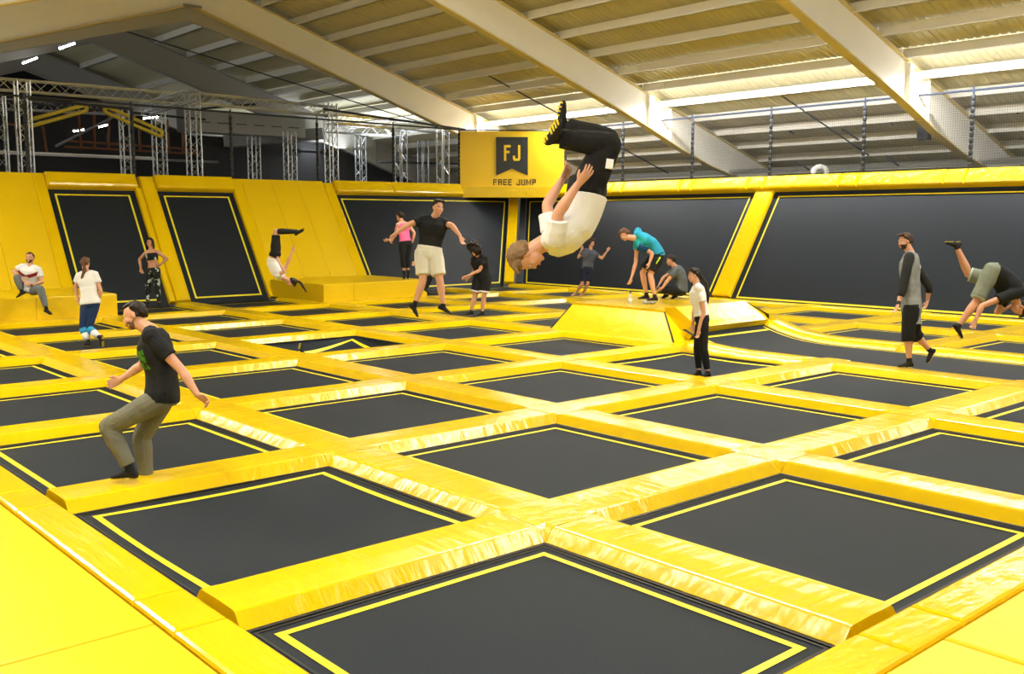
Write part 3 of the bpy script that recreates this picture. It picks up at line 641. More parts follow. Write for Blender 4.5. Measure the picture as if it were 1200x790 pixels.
def person(S):
    h = S.get('h', 1.75); s = h/1.75; fem = S.get('fem', 0)
    if 'g' in S:
        gx, gy, gz = S['g']; d = RT*((gx-600)/FPX)-UP*((gy-395)/FPX)+FW; D = (gz-CP.z)/d.z
    else: D = S['D']
    def P(px, z=0): k = D+z; return CP+RT*((px[0]-600)/FPX*k)-UP*((px[1]-395)/FPX*k)+FW*k
    pel = P(S['pel'], S.get('pd', 0)); z0 = (pel-CP).dot(FW)-D
    nd = S.get('nd', 0); neck = P(S['neck'], z0+nd); mid = P(S['mid'], z0+nd/2) if 'mid' in S else (pel+neck)/2
    hd = P(S['head'], z0+nd+S.get('hd', 0))
    def face(yaw, up, pitch=0):
        y = math.radians(yaw); f = -FW*math.cos(y)-RT*math.sin(y)
        if pitch: pr = math.radians(pitch); f = f*math.cos(pr)-up*math.sin(pr)
        f = f-up*f.dot(up); return f.normalized()
    # spine curve
    def spine(t):
        c = mid*2-(pel+neck)/2; t_ = min(max(t, -.3), 1.12); return pel*(1-t_)**2+c*2*t_*(1-t_)+neck*t_**2
    def sup(t): return (spine(min(t+.05, 1.1))-spine(max(t-.05, -.25))).normalized()
    def sface(t): return face(S['py']*(1-t)+S['fy']*t if 'py' in S else S['fy'], sup(t))
    def sleft(t): u = sup(t); return u.cross(sface(t)).normalized()
    base = V((pel.x, pel.y, pel.z)) if S.get('air') else V((pel.x, pel.y, S.get('gz', .11)))
    root = thing('person', S['label'], 'person', base)
    vox = S.get('vox', .0085); b = MB()
    sw = (.165 if fem else .190)*s; hw = .09*s
    # torso profile: t, half width, half depth
    TP = [(-.14, .11, .085), (-.06, .155, .11), (.06, .165, .112), (.2, .148, .10), (.38, .135, .095), (.55, .15, .10), (.72, .168, .112), (.85, .172, .108), (.95, .135, .085), (1.03, .07, .06)]
    TP = [(t, w_*(.92 if .1 < t < .55 else (1.02 if t < .1 else .95)), d_*.97) for t, w_, d_ in TP] if fem else [(t, w_*(1.06 if t < .3 else 1.13), d_*1.06) for t, w_, d_ in TP]
    TP = [(-.34, TP[0][1]*1.55, TP[0][2]*1.45)]+TP
    slim = S.get('slim', 1)
    def torso(mb, g, t0=-.08, t1=1.2, n=20):
        R = []
        for (t, w_, d_) in TP:
            if t < t0 or t > t1: continue
            u = spine(t)+sface(t)*(.015*s if .5 < t < .9 else 0); R.append((u, sleft(t)*(w_*s*slim+g), sface(t)*(d_*s*slim+g), n))
        mb.rings(R)
    def tor_at(t):
        for (a, wa, da), (c, wc, dc) in zip(TP[:-1], TP[1:]):
            if a <= t <= c: k = (t-a)/(c-a); return (wa+(wc-wa)*k)*s*slim, (da+(dc-da)*k)*s*slim
        e_ = TP[0] if t < 0 else TP[-1]
        return e_[1]*s, e_[2]*s
    torso(b, -.010)
    L_ = {}
    for sd, q in (('L', 1), ('R', -1)):
        sh = spine(.9)+sleft(.9)*sw*q*.93; hp = spine(0)+sleft(0)*hw*q
        if 'sh'+sd in S: sh = solve(spine(.95), S['sh'+sd][:2], D, sw, S['sh'+sd][2])
        A = S['a'+sd]; G = S['l'+sd]
        el = solve(sh, A[0][:2], D, .28*s, A[0][2]); wr = solve(el, A[1][:2], D, .25*s, A[1][2])
        if len(A) > 2: ha = solve(wr, A[2][:2], D, .10*s, A[2][2])
        else: ha = wr+(wr-el)
        kn = solve(hp, G[0][:2], D, .42*s, G[0][2]); an = solve(kn, G[1][:2], D, .41*s, G[1][2]); to = solve(an, G[2][:2], D, .17*s, G[2][2])
        if sd in S.get('flat', ''): to.z = an.z
        L_[sd] = dict(sh=sh, el=el, wr=wr, ha=ha, hp=hp, kn=kn, an=an, to=to)
        k = s*S.get('limb', 1)
        b.tube([spine(.9)+sleft(.9)*sw*q*.35, sh, sh.lerp(el, .35), sh.lerp(el, .75), el], [.06*k, .058*k, .051*k, .043*k, .038*k], 12); b.tube([el, el.lerp(wr, .25), el.lerp(wr, .7), wr], [.038*k, .042*k, .031*k, .026*k], 12)
        b.tube([hp+sup(0)*.02*s, hp.lerp(kn, .2), hp.lerp(kn, .6), kn], [.080*k, .084*k, .07*k, .055*k], 12); b.tube([kn, kn.lerp(an, .28), kn.lerp(an, .7), an], [.054*k, .060*k, .043*k, .034*k], 12)
        b.tube([spine(.98)+sleft(.95)*.02*q*s, spine(.97)+sleft(.9)*sw*q*.5, sh], [.05*s, .05*s, .05*s], 10)
        b.ell(kn, RT*.056*k, FW*.058*k, UP*.058*k, 10, 8); b.ell(el, RT*.038*k, FW*.038*k, UP*.038*k, 8, 6)
        # hand: palm and five fingers
        hdn = (ha-wr).normalized(); side = hdn.cross(sface(.9)+FW*.01)
        if side.length < .2: side = hdn.cross(V((0, 0, 1)))
        side.normalize(); nrm = side.cross(hdn).normalized()
        tw = math.radians(S.get('tw'+sd, 40)); side, nrm = side*math.cos(tw)+nrm*math.sin(tw), nrm*math.cos(tw)-side*math.sin(tw)
        curl = S.get('curl'+sd, .5)*1.0; hs = s*S.get('hand', 1.0)
        pc = wr+hdn*.05*hs
        b.tube([wr-hdn*.01, wr+hdn*.03*hs, wr+hdn*.075*hs, wr+hdn*.09*hs], [(.024*hs, .018*hs), (.036*hs, .017*hs), (.040*hs, .015*hs), (.036*hs, .013*hs)], 12, flat=nrm.cross(hdn).cross(hdn) if False else nrm)
        for i, (o_, ln) in enumerate(((-.030, .070), (-.010, .080), (.010, .075), (.030, .058))):
            p0 = wr+hdn*.085*hs+side*o_*hs; spread = S.get('spread', .12)
            d0 = (hdn+side*o_/.03*spread+nrm*curl*.4).normalized(); d1 = (hdn*(1-curl*.6)+side*o_/.03*spread+nrm*curl).normalized(); d2 = (hdn*(1-curl*1.3)+nrm*curl*1.3).normalized()
            l_ = ln*hs; r_ = .0088*max(hs, .95)
            b.tube([p0-hdn*.02, p0+d0*l_*.4, p0+d0*l_*.4+d1*l_*.33, p0+d0*l_*.4+d1*l_*.33+d2*l_*.27], [r_*1.1, r_, r_*.93, r_*.8], 8)
        tq = -1 if q > 0 else 1
        p0 = wr+hdn*.03*hs+side*tq*.025*hs; d0 = (hdn*.7+side*tq*.75+nrm*.25).normalized(); d1 = (hdn*.9+side*tq*.25+nrm*.35).normalized()
        b.tube([p0-d0*.01, p0+d0*.035*hs, p0+d0*.035*hs+d1*.032*hs], [.012*hs, .0105*hs, .008*hs], 8)
        # foot core
        shn = (an-kn).normalized(); fd = (to-an)
        if sd not in S.get('flat', ''): fd = fd-shn*fd.dot(shn)*.6
        L_[sd]['fd'] = fd.normalized()
        heel = an+shn*.045*s-fd.normalized()*.035*s; L_[sd]['heel'] = heel
    # neck and head
    hs_ = s*S.get('hs', 1.0)*(1.06 if h < 1.5 else 1)
    hu = (hd-neck).normalized()
    if 'hup' in S: x_, y_ = S['hup']; hu = (RT*x_+UP*y_+FW*S.get('hupz', 0)).normalized()
    hf = face(S['hy'], hu); hl = hu.cross(hf).normalized()
    if 'hfv' in S: x_, y_, z_ = S['hfv']; hf = RT*x_+UP*y_+FW*z_; hf = (hf-hu*hf.dot(hu)).normalized(); hl = hu.cross(hf).normalized()
    hc = hd+hu*.01*hs_
    k = hs_
    b.tube([spine(.93), neck+sup(.95)*.0, hc-hu*.075*k-hf*.02*k, hc-hu*.03*k-hf*.015*k], [.070*s, .062*s, .057*s, .055*s], 12)
    b.ell(hc+hu*.025*k-hf*.008*k, hl*.074*k, hf*.094*k, hu*.088*k, 16, 10)          # skull
    b.ell(hc-hu*.03*k+hf*.030*k, hl*.060*k, hf*.063*k, hu*.076*k, 14, 9)           # face and jaw
    b.ell(hc-hu*.092*k+hf*.062*k, hl*.024*k, hf*.02*k, hu*.018*k, 10, 7)           # chin
    b.ell(hc+hu*.022*k+hf*.080*k, hl*.05*k, hf*.012*k, hu*.010*k, 12, 6)           # brow ridge
    b.tube([hc+hu*.012*k+hf*.086*k, hc-hu*.010*k+hf*.097*k, hc-hu*.022*k+hf*.103*k], [.007*k, .007*k, .009*k], 8)   # nose
    for q in (1, -1):
        b.ell(hc-hu*.030*k+hf*.094*k+hl*q*.010*k, hl*.007*k, hf*.008*k, hu*.006*k, 8, 6)
        b.ell(hc-hu*.022*k+hf*.062*k+hl*q*.038*k, hl*.02*k, hf*.02*k, hu*.018*k, 8, 6)  # cheek
        b.ell(hc-hu*.005*k-hf*.008*k+hl*q*.074*k, hl*.010*k, hf*.019*k, hu*.030*k, 8, 7) # ear
    b.ell(hc-hu*.055*k+hf*.088*k, hl*.024*k, hf*.008*k, hu*.006*k, 10, 6); b.ell(hc-hu*.066*k+hf*.084*k, hl*.020*k, hf*.008*k, hu*.006*k, 10, 6)
    skin = S['skin']
    remesh(b, 'body', skin, root, vox, 3)
    # face details
    e = MB(); ir = MB()
    for q in (1, -1):
        c = hc+hu*.004*k+hf*.0765*k+hl*q*.030*k
        ey = MB().ell(c, hl*.011*k, hf*.008*k, hu*.0055*k, 10, 7).build('eye', cm('eye_white', (.75, .73, .7), .3), root, smooth=True)
        MB().ell(c+hf*.0062*k, hl*.0055*k, hf*.003*k, hu*.006*k, 8, 6).build('iris', cm('iris', (.03, .018, .01), .2), ey)
        MB().tube([c+hu*.017*k-hl*.014*k+hf*.006*k, c+hu*.021*k+hf*.009*k, c+hu*.017*k+hl*.015*k+hf*.002*k], .0032*k, 6).build('eyebrow', S['hair'], root)
    MB().tube([hc-hu*.060*k+hf*.091*k-hl*.02*k, hc-hu*.060*k+hf*.0965*k, hc-hu*.060*k+hf*.091*k+hl*.02*k], (.0045*k), 6).build('lips', cm('lips', (.42, .14, .11), .5), root, smooth=True)
    # hair
    rnd = random.Random(S['label']); hm = MB(); kind = S.get('hairk', 'short')
    vol = {'short': .012, 'crop': .004, 'long': .014, 'curly': .10, 'tail': .010, 'bob': .03}[kind]
    hx = (lambda v_: -.25)
    for i in range(230 if kind != 'curly' else 620):
        z_ = rnd.uniform(-.75, 1); a = rnd.uniform(0, 2*PI); r_ = math.sqrt(1-z_*z_); x_, y_ = r_*math.cos(a), r_*math.sin(a)   # x left, y front
        if y_ > .25 and z_ < .62-.25*(abs(x_) > .6): continue
        if abs(x_) > .55 and y_ > -.1 and z_ < .15+(.0 if kind in ('long', 'bob', 'curly') else .12): continue
        if z_ < -.35 and kind in ('short', 'crop', 'tail') and y_ > -.5: continue
        if kind in ('short', 'crop') and z_ < -.55: continue
        if kind == 'crop' and y_ > .1 and z_ < .72: continue
        c = hc+hu*.025*k-hf*.008*k+hl*x_*(.074+vol*.6)*k+hf*y_*(.094+vol*.5)*k+hu*z_*(.088+vol)*k
        sz = rnd.uniform(.014, .022)*k*(1.25 if kind == 'curly' else 1)
        if kind == 'curly': c += (c-hc)*rnd.uniform(-.05, .22)
        n_ = (c-hc).normalized(); tg = (n_.cross(hl)+V((rnd.uniform(-.3, .3), rnd.uniform(-.3, .3), rnd.uniform(-.3, .3)))).normalized(); bt = n_.cross(tg).normalized()
        hm.ell(c, tg*sz*1.3, bt*sz*.8, n_*sz*.7, 7, 5)
    hm.ell(hc+hu*.034*k-hf*(.026 if kind in ('short', 'crop') else .016)*k, hl*(.074+vol*.5)*k, hf*(.086+vol*.4)*k, hu*(.084+vol*.8)*k, 16, 10)
    if kind != 'crop':
        for i in range(9):
            x_ = -.055+.11*i/8; a0 = hc+hu*(.10+vol)*k+hf*.03*k+hl*x_*k*.9
            hm.tube([a0, hc+hu*(.088+vol)*k+hf*(.082+vol*.4)*k+hl*(x_+rnd.uniform(-.012, .012))*k], [.016*k, .012*k], 6)
    if 'tail' in S:
        st = hc-hf*.09*k+hu*S.get('tailh', .02)*k; pts = [st]+[P(p_, z0+nd+S.get('hd', 0)+S.get('taild', 0)) for p_ in S['tail']]
        tr = S.get('tailr', .03)
        hm.tube(pts, [.024*k]+[tr*s]*(len(pts)-2)+[.010*s], 10)
        for i in range(10):
            o_ = V((rnd.uniform(-1, 1), rnd.uniform(-1, 1), rnd.uniform(-1, 1)))*.018*s
            hm.tube([p_+o_*min(1, j*.8) for j, p_ in enumerate(pts)], [.01*s]+[.011*s]*(len(pts)-2)+[.005*s], 6)
    if kind in ('long', 'bob'):
        for i in range(26):
            a = -PI*.5+(i/25-.5)*3.6; x_, y_ = math.cos(a), math.sin(a); ln = (.10 if kind == 'bob' else .2)
            p0_ = hc+hu*.02*k+hl*x_*.085*k+hf*y_*.095*k
            if y_ > .25: continue
            hm.tube([p0_, p0_-hu*ln*.5*k+hl*x_*.012*k, p0_-hu*ln*k+hl*x_*rnd.uniform(0, .02)], [.02*k, .017*k, .008*k], 6)
    remesh(hm, 'hair', S['hair'], root, .007 if S.get('vox', 1) < .008 else .009, 1)
    if 'beard' in S:
        bm = MB(); g = S['beard']
        for i in range(260):
            a = rnd.uniform(-1.9, 1.9); e_ = -math.asin(rnd.uniform(.12, .98))
            c = hc-hu*.03*k+hf*.028*k+hl*math.sin(a)*math.cos(e_)*.058*k+hf*math.cos(a)*math.cos(e_)*.061*k+hu*math.sin(e_)*.075*k
            if abs(a) < .42 and -.62 < math.sin(e_) < -.3: continue
            bm.ell(c, hl*.008*k*(.6+.4*g), hf*.006*k*g, hu*.009*k, 6, 5)
        bm.ell(hc-hu*.094*k+hf*.064*k, hl*.026*k, hf*.018*k, hu*.016*k*g, 8, 6)
        remesh(bm, 'beard', S.get('beardm', S['hair']), root, .006, 2)
    # clothes
    sh_ = S['shirt']; ms, sl, hem, loose = sh_[:4]
    m0 = MB(); R = []; ft = sh_[4] if len(sh_) > 4 else 1.0
    for (t, w_, d_) in [(t/50, *tor_at(t/50)) for t in range(int(hem*50), int(ft*50)+1, 4)]+[(ft, *tor_at(ft))]:
        g = .008+loose*(1.0 if t < .7 else max(.35, 1-(t-.7)*2.2)); u = spine(t)+sface(t)*(.015*s if .5 < t < .9 else 0)
        R.append((u, sleft(t)*(w_+g), sface(t)*(d_+g*.9), 22))
    m0.rings(R)
    if sl > 0:
        for sd, q in (('L', 1), ('R', -1)): m0.tube([spine(.96)+sleft(.95)*.04*q*s, spine(.96)+sleft(.9)*sw*q*.5, L_[sd]['sh']+sup(.9)*.004], [.056*s+.01, .060*s+.01, .064*s+.01], 10)
        for sd, q in (('L', 1), ('R', -1)):
            j = L_[sd]; pts = [spine(.93)+sleft(.9)*sw*q*.35, j['sh']+sup(.9)*.004]; rr = [.074*s+loose*.3, .070*s+loose*.3]
            for f_ in (.3, .6, .85, 1.0, 1.3, 1.6, 2.0):
                if f_ > sl: break
                p_ = j['sh'].lerp(j['el'], min(f_, 1)) if f_ <= 1 else j['el'].lerp(j['wr'], f_-1); pts.append(p_); rr.append((.060-.012*min(f_, 1.6))*s+loose*.45+.008)
            f_ = sl; p_ = j['sh'].lerp(j['el'], f_) if f_ <= 1 else j['el'].lerp(j['wr'], f_-1)
            if (p_-pts[-1]).length > .01: pts.append(p_); rr.append(rr[-1]+.002)
            m0.tube(pts, rr, 12, round_=False)
    so = remesh(m0, S.get('topname', 'shirt'), ms, root, vox*1.25, 3)
    pn = S['pants']; mp, lf, pl = pn[0], pn[1], pn[2]+.005; tp = pn[3] if len(pn) > 3 else .22
    m0 = MB(); R = []
    for t in (-.10, -.02, .06, .14, tp):
        w_, d_ = tor_at(t); R.append((spine(t), sleft(t)*(w_+pl*.6+.006), sface(t)*(d_+pl*.6+.006), 20))
    m0.rings(R)
    for sd in 'LR':
        j = L_[sd]; pl = pl if sd == 'L' else pl; pts = [j['hp']+sup(0)*.05*s]; rr = [.087*s+pl]
        prof_ = [(0, .089), (.25, .088), (.6, .073), (1.0, .060), (1.3, .060), (1.7, .045), (1.95, .038)]
        for f_, r_ in prof_:
            if f_ >= lf: break
            p_ = j['hp'].lerp(j['kn'], f_) if f_ <= 1 else j['kn'].lerp(j['an'], f_-1); pts.append(p_); rr.append(r_*s+pl)
            if f_ == 1.0: m0.tube(pts, rr, 14, round_=False); pts = [p_]; rr = [rr[-1]]
        f_ = lf; p_ = j['hp'].lerp(j['kn'], f_) if f_ <= 1 else j['kn'].lerp(j['an'], f_-1)
        if (p_-pts[-1]).length > .01: pts.append(p_); rr.append(rr[-1]-(0 if lf < 1.3 else .004))
        m0.tube(pts, rr, 14, round_=False)
        if lf > 1: r_ = .059*s+pl; m0.ell(j['kn'], RT*r_, FW*r_, UP*r_, 12, 8)
    po = remesh(m0, S.get('botname', 'trousers'), mp, root, vox*1.25, 3)
    # socks with grip soles
    for sd in 'LR':
        j = L_[sd]; m0 = MB(); fd = j['fd']; sd_n = (j['an']-j['kn']).normalized(); dn = V((0, 0, -1)) if sd in S.get('flat', '') else (sd_n-fd*sd_n.dot(fd)).normalized(); lat = fd.cross(dn).normalized()
        if 'sole' in S: dn = (dn-FW*S['sole']).normalized(); fd = (fd-dn*fd.dot(dn)).normalized(); lat = fd.cross(dn).normalized()
        k_ = s*1.02
        R = []
        for (x_, dz, a_, b_) in ((-.062, .048, .018, .016), (-.052, .045, .030, .030), (-.02, .035, .036, .040), (.03, .035, .037, .037), (.09, .048, .043, .026), (.125, .056, .044, .020), (.15, .060, .036, .016), (.168, .062, .018, .009)):
            R.append((j['an']+fd*x_*k_+dn*dz*k_, lat*a_*k_, dn*b_*k_, 14))
        m0.rings(R)
        if S.get('sock', 0) > .3: m0.tube([j['an'], j['an'].lerp(j['kn'], .3), j['an'].lerp(j['kn'], .72), j['an'].lerp(j['kn'], S['sock'])], [.042*k_, .052*k_, .067*k_, .062*k_], 12, round_=False)
        m0.tube([j['an'].lerp(j['kn'], min(.3, S.get('sock', .12))), j['an'], j['an']+dn*.035*k_-fd*.01*k_], [.040*k_, .040*k_, .040*k_], 12)
        sk = remesh(m0, 'sock', S.get('sockm', SOCK), root, vox*1.2, 3)
        g = MB()
        for x_ in (-.03, .0, .06, .09, .12, .15):
            c = j['an']+fd*x_*k_+dn*.079*k_; g.bar(c-lat*.026*k_, c+lat*.026*k_, .012*k_, .006*k_, up=dn)
        if S.get('grip', 1): g.build('sole_grip', cm('grip_yellow', (.75, .55, .02), .5), sk, kind='stuff')
    return dict(root=root, L=L_, spine=spine, sface=sface, sleft=sleft, sup=sup, tor=tor_at, s=s, so=so, po=po, hc=hc, hu=hu, hf=hf, hl=hl)
SOCK = cm('black_sock', (.012, .012, .013), .8)
def patch(R_, t0, t1, a0, a1, off, m_, name, parent=None, n=8, shape=None):
    # piece of print following the chest; a = angle from the front (+ = wearer's left)
    mb = MB(); vv = []; ff = []
    for i in range(n+1):
        for j in range(n+1):
            u = i/n; v = j/n; t = t0+(t1-t0)*v
            if shape: t = shape(u, v)
            a = math.radians(a0+(a1-a0)*u); w_, d_ = R_['tor'](t)
            vv.append(R_['spine'](t)+R_['sface'](t)*((d_+off*.9)*math.cos(a)+(.015*R_['s'] if .5 < t < .9 else 0))+R_['sleft'](t)*(w_+off)*math.sin(a))
    for i in range(n):
        for j in range(n): ff.append((i*(n+1)+j, (i+1)*(n+1)+j, (i+1)*(n+1)+j+1, i*(n+1)+j+1))
    return mb.add(vv, ff).build(name, m_, parent or R_['so'], smooth=True)
fair = SK('fair', (.62, .33, .22)); tan = SK('tan', (.50, .25, .15)); pale = SK('pale', (.68, .40, .30))
brn = cm('hair_brown', (.045, .022, .012), .6); dkb = cm('hair_dark', (.014, .008, .006), .55); bld = cm('hair_dark_blond', (.20, .115, .055), .6); aub = cm('hair_light_brown', (.11, .05, .025), .6)
cl = dict(bump=((14, 14, 14), .5, .02, 3))
blk = cm('black_cloth', (.010, .011, .013), .9, **cl); wht = cm('white_cloth', (.80, .81, .84), .9, **cl)
# 15 crouching man in the foreground
A = person(dict(label='crouching man in black t-shirt and grey-green trousers at the left front, arms swung back', h=1.76, g=(146, 563, .115), flat='L', skin=fair, hair=dkb, hairk='crop', beard=.45, beardm=cm('stubble', (.16, .09, .06), .7), vox=.006,
    pel=(190, 466), neck=(178, 388), mid=(188, 428), head=(158.5, 371.5), hup=(-.30, .95), hy=84, fy=80, py=72, hd=.02, slim=1.02,
    aL=[(213, 434, -.5), (231.5, 463, -.4), (243, 470, 0)], aR=[(166, 428, .6), (143, 444, -.2), (134, 448, 0)], curlL=1.25, curlR=1.2,
    lL=[(127, 500, .0), (153, 550, .1), (127, 553, -.1)], lR=[(166, 512, .5), (172, 561, .3), (150, 575, 0)],
    shirt=(blk, .62, -.06, .022), pants=(cm('grey_green_fleece', (.165, .165, .125), .95, bump=((12, 12, 12), .7, .03, 4)), 1.9, .014)))
patch(A, .45, .75, 5, 60, .030, cm('green_print', (.05, .28, .02), .7, var=(30, (.01, .02, .008), .45, .55)), 'chest_print')
j = A['L']['L']; c = j['sh'].lerp(j['el'], .48); MB().ell(c-FW*.062, RT*.017, FW*.004, (UP*.012+RT*.006), 10, 6).build('sleeve_logo', 'white', A['so'])
# 8 flipping man
A = person(dict(label='man in white t-shirt and black trousers upside down in mid-air, back-flipping in the centre', sole=.75, h=1.8, D=7.0, air=1, skin=fair, hair=bld, hairk='short', vox=.006,
    pel=(688, 219), neck=(641, 283), mid=(674, 264), head=(618, 299), hup=(-.87, -.42), hfv=(.45, -.9, .05), hy=90, fy=90, hd=0,
    aR=[(654, 250, -.3), (676.5, 217, -.3), (684, 208, 0)], aL=[(641, 240, .5), (658.5, 211, .1), (663, 203, 0)], curlR=.25, curlL=.7, spread=.3,
    lR=[(714, 170, -.2), (652, 162, -.1), (642, 147, -.9)], lL=[(712, 164, .5), (662, 148, .3), (658, 126, -.3)],
    shirt=(wht, .75, .10, .03), pants=(cm('black_fleece', (.010, .010, .012), .9, bump=((12, 12, 12), .9, .04, 4)), 1.93, .022, .3)))
j = A['L']['R']; kk = j['hp'].lerp(j['kn'], .45)
MB().bar(kk-FW*.11+RT*.068-UP*.03, kk-FW*.10+RT*.078+UP*.035, .02, .05, up=RT).build('pocket_flash', wht, A['po'])
# 13 walking man
A = person(dict(label='bearded man in grey baseball shirt and black knee trousers walking to the left', h=1.80, g=(1060, 431, .115), flat='L', skin=fair, hair=brn, hairk='short', beard=1.1,
    pel=(1068, 362), neck=(1067, 297), head=(1061, 284), hup=(-.12, .99), hy=86, fy=118, py=112, hd=-.02,
    aL=[(1057, 341, -.4), (1052.5, 356, -.2), (1049.5, 364, 0)], aR=[(1089, 336, .6), (1087, 352, .3), (1085, 358, 0)],
    lL=[(1064, 392, -.1), (1065.7, 424, 0), (1048, 429.5, 0)], lR=[(1072, 391, .2), (1090, 411, .3), (1083, 427, 0)],
    shirt=(cm('grey_heather', (.17, .18, .19), .9, var=(9, (.25, .26, .27), .3, .7), bump=((10, 10, 10), .6, .03, 3)), .12, -.28, .026), pants=(blk, 1.25, .03)))
for sd in 'LR':
    j = A['L'][sd]; MB().tube([j['sh']+A['sup'](.9)*.02, j['sh'].lerp(j['el'], .4), j['el'], j['el'].lerp(j['wr'], .25)], [.078, .072, .064, .060], 14).build('raglan_sleeve', cm('charcoal_cloth', (.02, .022, .024), .9), A['so'], smooth=True)
j = A['L']['L']; MB().tube([j['el'].lerp(j['wr'], .86), j['el'].lerp(j['wr'], .96)], .034, 10).build('watch', 'black', A['root'])
patch(A, .72, .78, 165, 205, .036, wht, 'back_print')
# 12 standing girl
A = person(dict(label='girl with long dark ponytail, white top and black trousers standing right of the platform', h=1.64, fem=1, g=(824, 441, -.08), flat='LR', gz=-.1, skin=fair, hair=dkb, hairk='tail', tail=[(827, 332), (830, 345), (829, 358)], tailr=.035,
    pel=(823, 375), neck=(817, 335), head=(813.5, 323.5), hup=(-.05, 1), hy=88, fy=92, py=95,
    aL=[(824.5, 366, -.3), (819, 386, -.2), (818, 393, 0)], aR=[(814, 362, .4), (812, 380, 0), (812, 386, 0)],
    lL=[(824.5, 409, -.1), (829.5, 436, .1), (824, 441, -.5)], lR=[(817.5, 407, .1), (819, 435, .1), (813, 440, -.5)],
    shirt=(wht, .55, .12, .024), pants=(blk, 1.88, .004, .3), topname='white_top', sock=.02))
# 6 jumping man
A = person(dict(label='man in black t-shirt and white shorts jumping with both arms out, left of centre', h=1.80, D=14.9, air=1, skin=fair, hair=dkb, hairk='short',
    pel=(502.5, 299), neck=(508.5, 256), head=(513, 244.5), hup=(.1, 1), hy=-35, fy=-8, py=-5, hd=-.03,
    aL=[(529.5, 264, -.5), (539, 276, -.4), (540.5, 281, 0)], aR=[(477, 264, -.5), (463, 274, -.5), (459.5, 279, 0)],
    lR=[(495.5, 329, -.3), (486, 358, .2), (489.5, 374, -.3)], lL=[(515.5, 329, -.3), (519.5, 358, .1), (531, 372, -.2)],
    shirt=(blk, .5, .10, .012), pants=(cm('cream_shorts', (.70, .69, .62), .9, **cl), .78, .032, .24), botname='shorts', sock=.2))
# 5 woman in pink
person(dict(label='woman in pink vest and black leggings jumping at the wide wall trampoline, seen from behind', h=1.62, fem=1, D=23, air=1, skin=fair, hair=dkb, hairk='short', grip=0,
    pel=(475.5, 286), neck=(471.5, 261), head=(468.7, 254.5), hup=(-.1, 1), hy=125, fy=140,
    aL=[(463.5, 276, .3), (456, 281, -.2), (452.5, 282, 0)], aR=[(485.5, 273, .1), (483.5, 283, .2), (481, 286, 0)],
    lL=[(472, 302, 0), (473.5, 319, .4), (472.5, 330, .2)], lR=[(477.5, 302, 0), (478.5, 318.5, .4), (477.5, 328, .2)],
    shirt=(cm('pink_cloth', (.85, .13, .32), .8), 0, .12, .010, .96), pants=(blk, 1.7, .002, .26), topname='vest', botname='leggings'))
# 16 hidden person
person(dict(label='person mostly hidden behind the man in white shorts, dark trouser leg showing', h=1.6, D=24, gz=.1, skin=fair, hair=dkb, hairk='short', grip=0,
    pel=(498, 307), neck=(505, 283), head=(508, 273), hy=30, fy=20, aL=[(512, 295, .2), (510, 303, 0)], aR=[(492, 297, 0), (486.5, 306, -.3)],
    lR=[(497, 325, 0), (490.5, 341, .2), (488, 345, -.3)], lL=[(505, 322, 0), (499, 338, .4), (503, 342, 0)], shirt=(blk, .5, 0, .02), pants=(blk, 1.9, .012)))
# 7 curly kid
A = person(dict(label='kid with a mop of dark curly hair, black t-shirt and black shorts looking down', h=1.55, D=20.0, gz=-.0, flat='LR', air=1, skin=fair, hair=dkb, hairk='curly', hs=1.0,
    pel=(565.5, 325), neck=(561.5, 301), head=(556.5, 294.5), hup=(-.35, .9), hy=40, fy=45, py=20, hd=-.10, nd=-.08,
    aL=[(562, 317, -.8), (548, 323.5, -.4), (543, 325.5, 0)], aR=[(556, 317, .2), (551, 325, 0), (548, 327, 0)],
    lR=[(556.5, 347, -.1), (552, 365, .1), (550, 372.5, -.2)], lL=[(567, 348, -.1), (565, 366, .2), (563.5, 372.5, -.2)],
    shirt=(blk, .55, .0, .03), pants=(cm('black_shorts', (.012, .012, .014), .9), .72, .04, .2), botname='shorts', sock=.06))
for sd in 'LR':
    j = A['L'][sd]; c = j['hp'].lerp(j['kn'], .74); d = (j['kn']-j['hp']).normalized(); MB().tube([c-d*.012, c+d*.012], .118, 14, round_=False).build('white_hem', wht, A['po'])
# 9 kid with arms up
person(dict(label='kid in grey-blue t-shirt and navy shorts, both hands raised', h=1.58, D=27.0, gz=.1, skin=tan, hair=brn, hairk='bob', grip=0,
    pel=(687.5, 318), neck=(691.5, 293), head=(693.2, 285.5), hup=(.1, 1), hy=-30, fy=-22,
    aR=[(677.5, 302, -.3), (681.5, 293, -.4), (682.3, 289, 0)], aL=[(705, 303, -.2), (711.5, 294.5, -.5), (714, 291, 0)],
    lR=[(682, 333, -.4), (675, 343, .6), (671, 346, 0)], lL=[(688.5, 333, -.4), (684, 343, .6), (680, 346, 0)],
    shirt=(cm('grey_blue_cloth', (.045, .055, .095), .9, var=(6, (.08, .085, .10), .4, .6)), .6, -.02, .02), pants=(cm('navy_shorts', (.010, .012, .03), .9), .8, .03), botname='shorts', sockm=tan))
